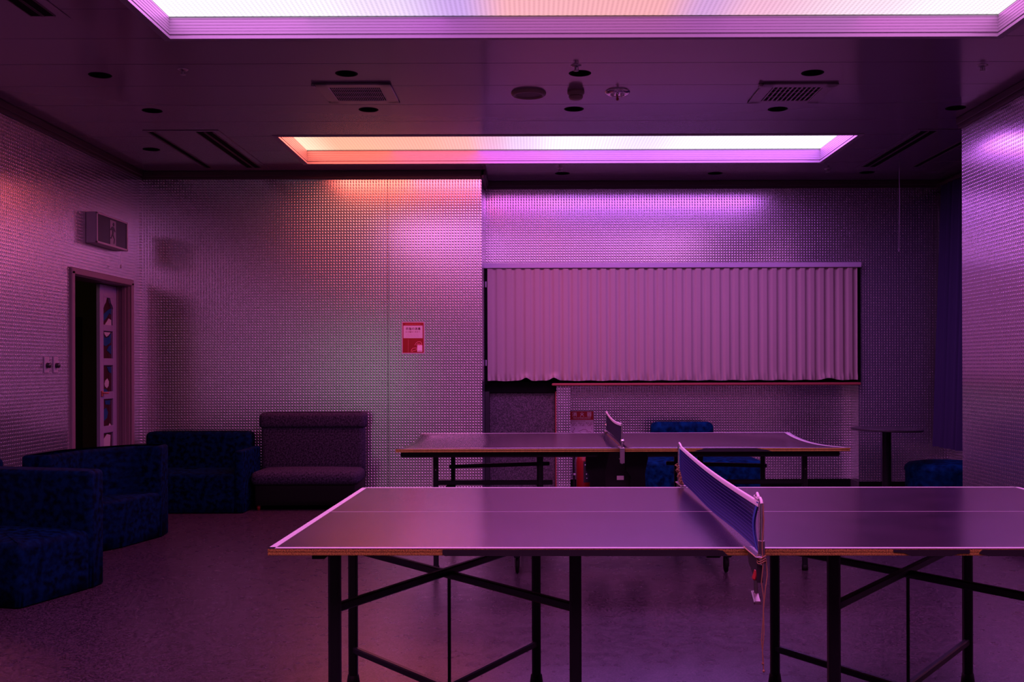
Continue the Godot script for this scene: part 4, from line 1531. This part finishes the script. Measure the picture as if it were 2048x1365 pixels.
var GLYPH := {
	"sho": [[[1, 0.6], [2.2, 1.8]], [[0.4, 3.2], [1.6, 4.3]], [[0.5, 9.3], [2.2, 6]], [[6.2, 0.2], [6.2, 3.3]], [[3.8, 0.9], [4.8, 2.6]], [[8.8, 0.8], [7.8, 2.6]], [[3.9, 9.6], [3.9, 3.5], [8.7, 3.5], [8.7, 9.5], [7.8, 9]], [[3.9, 5.3], [8.7, 5.3]], [[3.9, 7.1], [8.7, 7.1]]],
	"ka": [[[5, 0.4], [5, 4], [3.6, 7], [1, 9.6]], [[5, 4], [6.5, 7], [9.2, 9.6]], [[1.8, 2.6], [2.8, 5]], [[8.4, 2.4], [7.2, 5]]],
	"ki": [[[1, 0.4], [4.2, 0.4], [4.2, 3], [1, 3], [1, 0.4]], [[5.8, 0.4], [9, 0.4], [9, 3], [5.8, 3], [5.8, 0.4]], [[0.4, 4.8], [9.6, 4.8]], [[4.8, 3.4], [4.8, 4.8], [1, 6.6]], [[5.4, 4.8], [9.2, 6.6]], [[1.4, 7], [4.2, 7], [4.2, 9.7], [1.4, 9.7], [1.4, 7]], [[5.8, 7], [8.6, 7], [8.6, 9.7], [5.8, 9.7], [5.8, 7]]],
	"te": [[[7.8, 0.4], [2.5, 1.5]], [[1.8, 3.4], [8.2, 3.4]], [[0.6, 5.6], [9.4, 5.6]], [[5, 1.2], [5, 9.4], [3.6, 8.7]]],
	"yubi": [[[0.4, 2.5], [3.6, 2.5]], [[2, 0.4], [2, 9.3], [1, 8.6]], [[0.4, 6.3], [3.6, 5]], [[8.6, 1], [5, 2.3]], [[4.9, 0.4], [4.9, 4], [9.2, 4], [9.2, 3]], [[5, 5.2], [9, 5.2], [9, 9.6], [5, 9.6], [5, 5.2]], [[5, 7.4], [9, 7.4]]],
	"no": [[[5.2, 1.9], [4.6, 5], [3.2, 8], [1.8, 7.6], [1.2, 5.5], [2.4, 3], [5, 1.8], [7.6, 2.3], [8.9, 4.6], [8.3, 7], [6, 9]]],
	"doku": [[[5, 0.2], [5, 4]], [[2, 1.3], [8, 1.3]], [[2.5, 2.6], [7.5, 2.6]], [[0.8, 4], [9.2, 4]], [[2.6, 5.2], [1.9, 8.3], [8.3, 8.3]], [[2.6, 5.2], [7.9, 5.2], [7.2, 9.7]], [[0.6, 6.8], [9.4, 6.8]], [[5, 5.2], [4.5, 8.3]]],
	"ni": [[[1.4, 1], [1, 5], [1.6, 9]], [[4.4, 2.6], [8.6, 2.6]], [[4.2, 6.6], [5, 8.2], [9, 8.2]]],
	"go": [[[2, 2.6], [7, 2.6], [5.5, 3.6]], [[2.2, 6.4], [2.6, 8.4], [8, 8.6]], [[8.2, 0.6], [8.8, 1.8]], [[9.4, 0.2], [10, 1.4]]],
	"kyo": [[[0.2, 3], [3.6, 3]], [[1.9, 0.4], [1.9, 9.6]], [[4.4, 1.6], [9, 1.6], [8.4, 4]], [[6.4, 0.2], [5, 4.2]], [[4, 6], [6.4, 6], [6, 9.4]], [[5.2, 4.8], [4, 9.6]], [[7, 6], [9.6, 6], [9.2, 9.4]], [[8.4, 4.8], [7, 9.6]]],
	"riki": [[[1.4, 3], [8.6, 3], [7.8, 9.2], [6.4, 8.4]], [[5, 0.4], [4.6, 5], [1.4, 9.4]]],
	"ku": [[[7, 0.6], [3, 5], [7, 9.4]]],
	"da": [[[1, 2.8], [6, 2.6]], [[3.6, 0.6], [1.6, 9]], [[5, 5], [8.6, 5]], [[5, 7.6], [6, 8.8], [9, 8.8]], [[7.6, 0.6], [8.2, 1.8]], [[8.8, 0.2], [9.4, 1.4]]],
	"sa": [[[1.4, 3], [8.6, 2.6]], [[4, 0.4], [7.2, 6]], [[2.2, 6.6], [3, 8.6], [7.2, 8.8]]],
	"i": [[[2, 1.8], [2.4, 7], [4, 7.8]], [[7.4, 2.4], [8.4, 6.4]]]}


func write(im: Image, words: Array, x: float, y: float, s: float, step: float, w: float, c: Color) -> void:
	for g in words:
		for stroke in GLYPH[g]:
			for i in stroke.size() - 1:
				draw_line(im, Vector2(x + stroke[i][0] * s / 10, y + stroke[i][1] * s / 10), Vector2(x + stroke[i + 1][0] * s / 10, y + stroke[i + 1][1] * s / 10), w, c)
		x += step


func print_mat(im: Image, rough: float) -> StandardMaterial3D:
	var m := StandardMaterial3D.new()
	m.resource_name = "print"
	m.albedo_texture = ImageTexture.create_from_image(im)
	m.roughness = rough
	return m


func notice() -> void:
	# laminated red A4 notice on the back wall
	var o := V(-1.122, 1.55, BACK)
	var t := thing("notice", "red laminated hand hygiene notice with a white text box on the back wall", "notice", o)
	var red := Color(0.5, 0.02, 0.05)
	var white := Color(0.74, 0.66, 0.72)
	var im := Image.create(420, 594, false, Image.FORMAT_RGB8)
	im.fill(white)
	im.fill_rect(Rect2i(8, 8, 404, 578), red)
	for k in 14:
		im.fill_rect(Rect2i(60 + k * 21, 36, 13, 8), Color(0.85, 0.35, 0.4))
	im.fill_rect(Rect2i(24, 66, 366, 240), white)
	write(im, ["te", "yubi", "no", "sho", "doku"], 66, 100, 52, 58, 6, Color(0.3, 0.03, 0.1))
	write(im, ["ni", "go", "kyo", "riki", "ku", "da", "sa", "i"], 68, 172, 28, 35, 4, Color(0.45, 0.08, 0.2))
	for k in 3:
		for x in 22:
			if (x * 7 + k * 3) % 5 != 0:
				im.fill_rect(Rect2i(82 + x * 11, 226 + k * 20, 7, 8), Color(0.7, 0.45, 0.6))
	# outline drawing: spray, hands and a bottle
	var ink := Color(0.9, 0.5, 0.58)
	var hand := [[170, 560], [180, 520], [210, 495], [250, 490], [290, 500], [320, 490], [300, 515], [260, 530], [230, 545], [200, 545], [185, 570]]
	var hand2 := [[240, 440], [262, 400], [300, 372], [345, 372], [368, 395], [372, 430], [350, 436], [330, 412], [312, 440], [300, 410], [272, 440]]
	for h in [hand, hand2]:
		for i in h.size() - 1:
			draw_line(im, Vector2(h[i][0], h[i][1]), Vector2(h[i + 1][0], h[i + 1][1]), 6, ink)
	im.fill_rect(Rect2i(286, 440, 98, 126), Color(0.84, 0.72, 0.8))
	im.fill_rect(Rect2i(300, 548, 74, 7), Color(0.3, 0.05, 0.1))
	for p in [[100, 560, 128, 330]]:
		draw_line(im, Vector2(118, 330), Vector2(112, 590), 3, Color(0.8, 0.5, 0.5))
	var st := new_st()
	box(st, Vector3(0, 0, 0.001), Vector3(0.222, 0.309, 0.0012))
	obj("laminate", st, M.plastic_white, t)
	st = new_st()
	quad_uv(st, Vector3(-0.105, -0.1485, 0.0019), Vector3(0.105, -0.1485, 0.0019), Vector3(0.105, 0.1485, 0.0019), Vector3(-0.105, 0.1485, 0.0019))
	obj("printed_sheet", st, print_mat(im, 0.3), t)


func extinguisher() -> void:
	# sign in the recess
	var o := V(0.525, 0.685, 11.15)
	var t := thing("extinguisher_sign", "red and white fire extinguisher sign in the recess under the counter", "sign", o)
	var im := Image.create(480, 480, false, Image.FORMAT_RGB8)
	im.fill(Color(0.82, 0.72, 0.76))
	im.fill_rect(Rect2i(0, 0, 480, 176), Color(0.7, 0.01, 0.03))
	write(im, ["sho", "ka", "ki"], 48, 16, 92, 150, 9, Color(0.95, 0.85, 0.88))
	var ink := Color(0.5, 0.2, 0.33)
	for k in 9:
		im.fill_rect(Rect2i(16 + k * 34, 192, 20, 16), Color(0.6, 0.32, 0.45))
	for c in [0, 1, 2]:
		var x: int = 16 + c * 156
		im.fill_rect(Rect2i(x, 232, 18, 18), Color(0.35, 0.06, 0.16))
		for r in 3:
			for k in 5:
				if (k + r + c) % 4 != 0:
					im.fill_rect(Rect2i(x + 26 + k * 20, 236 + r * 26, 13, 15), ink)
		if c > 0:
			im.fill_rect(Rect2i(x - 14, 226, 3, 230), Color(0.66, 0.45, 0.56))
	for h in [[[40, 450], [58, 400], [80, 380], [92, 352], [70, 340]], [[30, 452], [60, 430], [110, 456]], [[172, 410], [220, 396], [270, 372], [320, 376]], [[200, 436], [230, 446], [260, 452]], [[330, 380], [352, 400], [340, 430]], [[360, 450], [372, 420], [420, 424], [436, 446]], [[438, 340], [440, 366]]]:
		for i in h.size() - 1:
			draw_line(im, Vector2(h[i][0], h[i][1]), Vector2(h[i + 1][0], h[i + 1][1]), 9, ink)
	var st := new_st()
	box(st, Vector3(0, 0, 0.002), Vector3(0.246, 0.246, 0.003), 0.0008)
	obj("board", st, M.plastic_white, t)
	st = new_st()
	quad_uv(st, Vector3(-0.121, -0.121, 0.0042), Vector3(0.121, -0.121, 0.0042), Vector3(0.121, 0.121, 0.0042), Vector3(-0.121, 0.121, 0.0042))
	obj("printed_face", st, print_mat(im, 0.4), t)
	var tm := TextMesh.new()
	tm.text = "FIRE EXTINGUISHER"
	var f := SystemFont.new()
	f.font_names = PackedStringArray(["Droid Sans"])
	tm.font = f
	tm.font_size = 16
	tm.pixel_size = 0.00128
	tm.depth = 0.0005
	tm.material = M.cotton_white
	var tn := MeshInstance3D.new()
	tn.mesh = tm
	tn.name = "lettering"
	t.add_child(tn)
	tn.position = Vector3(0, 0.051, 0.0046)
	# the extinguisher on its red stand
	o = V(0.52, 0, 10.72)
	t = thing("fire_extinguisher", "red fire extinguisher on a red stand, seen under the far table", "extinguisher", o)
	st = new_st()
	lathe(st, [[0, 0.05], [0.068, 0.05], [0.072, 0.058], [0.072, 0.33], [0.066, 0.365], [0.045, 0.395], [0.022, 0.405], [0.022, 0.42], [0, 0.42]], Vector3.ZERO, 32)
	var body := obj("cylinder", st, M.ext_red, t)
	st = new_st()
	# label wrapped round the right front of the cylinder
	sheet(st, 12, 1, func(u: float, v: float) -> Vector3:
		var a := lerpf(-0.05, 1.3, u)
		return Vector3(0.0725 * sin(a), lerpf(0.12, 0.33, v), 0.0725 * cos(a)))
	obj("label", st, M.plastic_dark, body)
	for q in [[0.15, 0.29, 0.012], [0.25, 0.275, 0.009], [0.5, 0.285, 0.01], [0.3, 0.2, 0.007], [0.35, 0.16, 0.006]]:
		st = new_st()
		sheet(st, 2, 1, func(u: float, v: float) -> Vector3:
			var a: float = q[0] + 0.14 * u
			return Vector3(0.073 * sin(a), q[1] + q[2] * v, 0.073 * cos(a)))
		obj("label_mark", st, M.cotton_white, body)
	st = new_st()
	lathe(st, [[0.014, 0.415], [0.02, 0.42], [0.02, 0.45], [0, 0.452]], Vector3.ZERO, 16)
	box(st, Vector3(0.035, 0.455, 0), Vector3(0.12, 0.012, 0.022), 0.003, Basis(Vector3.BACK, 0.12))
	box(st, Vector3(0.035, 0.432, 0), Vector3(0.11, 0.01, 0.02), 0.003, Basis(Vector3.BACK, -0.2))
	obj("valve_handle", st, M.chrome, t)
	st = new_st()
	tube(st, [Vector3(-0.015, 0.435, 0.01), Vector3(-0.05, 0.44, 0.02), Vector3(-0.085, 0.41, 0.025), Vector3(-0.098, 0.34, 0.025), Vector3(-0.098, 0.22, 0.025), Vector3(-0.095, 0.12, 0.025)], 0.009, 10)
	tube(st, [Vector3(-0.095, 0.13, 0.025), Vector3(-0.092, 0.07, 0.025)], 0.012, 10, 0.018)
	obj("hose", st, M.black_vinyl, t)
	st = new_st()
	box(st, Vector3(-0.09, 0.2, 0.037), Vector3(0.022, 0.02, 0.004), 0.001)
	obj("hose_clip", st, M.plastic_white, t)
	st = new_st()
	box(st, Vector3(0.01, 0.02, 0), Vector3(0.21, 0.04, 0.2), 0.006)
	box(st, Vector3(0.01, 0.045, 0.09), Vector3(0.21, 0.035, 0.02), 0.006)
	obj("stand", st, M.ext_red, t)


# =============================== on the ceiling ===============================

func ceiling_things() -> void:
	var names := [
		"black recessed ceiling light nearest the top left air slots",
		"black recessed ceiling light left of the left air grille, farther row",
		"black recessed ceiling light between doorway wall and left air slots",
		"black recessed ceiling light just in front of the left air grille",
		"black recessed ceiling light just behind the left air grille",
		"black recessed ceiling light in front of the smoke detector, beside a sprinkler",
		"black recessed ceiling light just behind the smoke detector",
		"black recessed ceiling light just in front of the right air grille",
		"black recessed ceiling light just behind the right air grille",
		"black recessed ceiling light nearest the right wall's far end",
		"black recessed ceiling light above the hatch curtain's left part",
		"black recessed ceiling light above the hatch curtain's right part",
		"black recessed ceiling light near the right air slots by the alcove"]
	for i in HOLES.size():
		var o := V(HOLES[i][0], CEIL, HOLES[i][1])
		var t := thing("downlight", names[i], "downlight", o, 0.0, "unlit recessed downlights")
		var st := new_st()
		lathe(st, [[0.0625, -0.003], [0.0625, 0.1], [0, 0.1], [0, 0.098], [0.058, 0.098], [0.059, 0.004], [0.0625, -0.003]].slice(0, 3), Vector3.ZERO, 28)
		obj("can", st, M.groove_dark, t)
		st = new_st()
		lathe(st, [[0.058, -0.0015], [0.07, -0.0025], [0.0725, 0.0005], [0.058, 0.001]], Vector3.ZERO, 32)
		obj("trim_ring", st, M.near_black, t)
		st = new_st()
		lathe(st, [[0, 0.035], [0.022, 0.045], [0.03, 0.065], [0.016, 0.09], [0.014, 0.1]], Vector3.ZERO, 20)
		obj("bulb", st, M.sign_glass, t)
	# sprinklers
	var sp := [[-2.178, 6.744, "small sprinkler head right of the upper left recessed light"], [0.285, 6.681, "small sprinkler head in front of the middle recessed light"], [2.823, 6.708, "small sprinkler head near the large light's right corner"], [0.278, 10.113, "small sprinkler head above the hatch curtain's left part"], [2.82, 10.2, "small sprinkler head above the hatch curtain's right end"]]
	for s in sp:
		var o := V(s[0], CEIL, s[1])
		var t := thing("sprinkler", s[2], "sprinkler", o, 0.0, "ceiling sprinklers")
		var st := new_st()
		lathe(st, [[0, -0.012], [0.012, -0.012], [0.03, -0.004], [0.034, 0], [0, 0]], Vector3.ZERO, 20)
		obj("flange", st, M.dull_chrome, t)
		st = new_st()
		for k in 3:
			var a := TAU * k / 3
			tube(st, [Vector3(0.012 * cos(a), -0.01, 0.012 * sin(a)), Vector3(0.014 * cos(a), -0.03, 0.014 * sin(a))], 0.0025, 6)
		lathe(st, [[0, -0.036], [0.017, -0.034], [0.017, -0.031], [0, -0.029]], Vector3.ZERO, 16)
		lathe(st, [[0, -0.03], [0.004, -0.028], [0.004, -0.01], [0, -0.01]], Vector3.ZERO, 10)
		obj("head", st, M.dull_chrome, t)
	# round speaker
	var o := V(-0.011, CEIL, 7.347)
	var t := thing("ceiling_speaker", "large round beige ceiling speaker left of the smoke detector", "speaker", o)
	var st := new_st()
	lathe(st, [[0.088, -0.012], [0.096, -0.022], [0.108, -0.02], [0.118, -0.01], [0.12, 0]], Vector3.ZERO, 40)
	obj("rim", st, M.beige_plastic, t)
	st = new_st()
	lathe(st, [[0, -0.014], [0.088, -0.012]], Vector3.ZERO, 40)
	obj("grille_cloth", st, M.beige_dark, t)
	# smoke detector
	o = V(0.31, CEIL, 7.3)
	t = thing("smoke_detector", "beige domed smoke detector between the round speaker and the chrome fitting", "detector", o)
	st = new_st()
	lathe(st, [[0.042, -0.022], [0.057, -0.02], [0.058, -0.006], [0.056, 0]], Vector3.ZERO, 32)
	obj("base", st, M.beige_plastic, t)
	st = new_st()
	lathe(st, [[0, -0.06], [0.03, -0.059], [0.044, -0.052], [0.048, -0.042], [0.048, -0.036], [0.044, -0.034], [0.044, -0.03], [0.048, -0.028], [0.048, -0.02]], Vector3.ZERO, 32)
	obj("dome", st, M.beige_plastic, t)
	# chrome fitting with a drop
	o = V(0.595, CEIL, 7.327)
	t = thing("chrome_fitting", "round chrome ceiling fitting with a small hanging drop", "ceiling fitting", o)
	st = new_st()
	lathe(st, [[0.05, -0.016], [0.06, -0.02], [0.075, -0.016], [0.085, -0.004], [0.086, 0]], Vector3.ZERO, 40)
	obj("ring", st, M.chrome, t)
	st = new_st()
	lathe(st, [[0, -0.012], [0.05, -0.016]], Vector3.ZERO, 40)
	obj("mirror", st, M.chrome, t)
	for k in 8:
		var a := TAU * k / 8
		st = new_st()
		lathe(st, [[0, -0.03], [0.007, -0.026], [0.009, -0.018], [0, -0.01]], Vector3(0.04 * cos(a), 0, 0.04 * sin(a)), 8)
		obj("bead", st, M.chrome, t)
	st = new_st()
	lathe(st, [[0, -0.062], [0.008, -0.056], [0.009, -0.046], [0.004, -0.032], [0.004, -0.012], [0, -0.012]], Vector3.ZERO, 14)
	obj("drop", st, M.red_wood, t)
	air_grille(V(-1.17, CEIL, 7.33), 27, "square ceiling air grille with fine slats, hanging slightly open", 0.012)
	air_grille(V(1.79, CEIL, 7.36), 11, "square ceiling air grille with wide slats, right of the chrome fitting", 0.006)
	diffuser(V(-2.755, CEIL - 0.0015, 9.27), 1.52, [-0.245, 0.14, 0.21], "slotted ceiling air diffuser beside the long far light's orange end")
	diffuser(V(-2.755, CEIL - 0.0015, 4.94), 1.52, [-0.245, 0.14, 0.21], "slotted ceiling air diffuser cut by the picture's top left corner")
	diffuser(V(3.37, CEIL - 0.0015, 9.32), 1.52, [-0.235, -0.165, 0.24], "slotted ceiling air diffuser beside the long far light's violet end")


func air_grille(o: Vector3, slats: int, label: String, tilt: float) -> void:
	var t := thing("air_grille", label, "air vent", o)
	var st := new_st()
	# frame standing down from the ceiling, hollow in the middle
	var W := 0.5
	for s in [-1.0, 1.0]:
		box(st, Vector3(s * (W / 2 - 0.04), -0.006, 0), Vector3(0.08, 0.012, 0.53), 0.003)
		box(st, Vector3(0, -0.006, s * 0.225), Vector3(W, 0.012, 0.08), 0.003)
	var fr := obj("frame", st, M.vent_paint, t)
	fr.rotation.x = tilt
	st = new_st()
	box(st, Vector3(0, -0.002, 0), Vector3(0.36, 0.004, 0.38))
	obj("dark_backing", st, M.near_black, t)
	st = new_st()
	var w := 0.35 / slats
	box(st, Vector3.ZERO, Vector3(w * 0.36, 0.007, 0.37), 0.001)
	st.generate_normals()
	var mesh := st.commit()
	for k in slats:
		share("slat", mesh, M.vent_paint, t, Vector3(-0.175 + w * (k + 0.5), -0.0075, 0))
	for z in [-0.08, 0.03, 0.12]:
		st = new_st()
		box(st, Vector3(0, -0.007, z), Vector3(0.36, 0.003, 0.005))
		obj("cross_wire", st, M.vent_paint, t)
	st = new_st()
	box(st, Vector3(-W / 2 - 0.012, -0.012, 0.23), Vector3(0.024, 0.02, 0.05), 0.004)
	obj("hinge", st, M.vent_paint, t)


func diffuser(o: Vector3, length: float, slots: Array, label: String) -> void:
	var t := thing("air_diffuser", label, "air vent", o)
	var st := new_st()
	box(st, Vector3(0, -0.0015, 0), Vector3(0.6, 0.003, length + 0.1), 0.001)
	obj("plate", st, M.ceiling_lacquer, t)
	for x in slots:
		st = new_st()
		box(st, Vector3(x, -0.003, 0), Vector3(0.05 if absf(x) < 0.24 else 0.034, 0.003, length))
		obj("slot", st, M.near_black, t)
		st = new_st()
		for s in [-1.0, 1.0]:
			box(st, Vector3(x + s * 0.029, -0.005, 0), Vector3(0.005, 0.007, length), 0.002)
		obj("slot_lip", st, M.crown_wood, t)
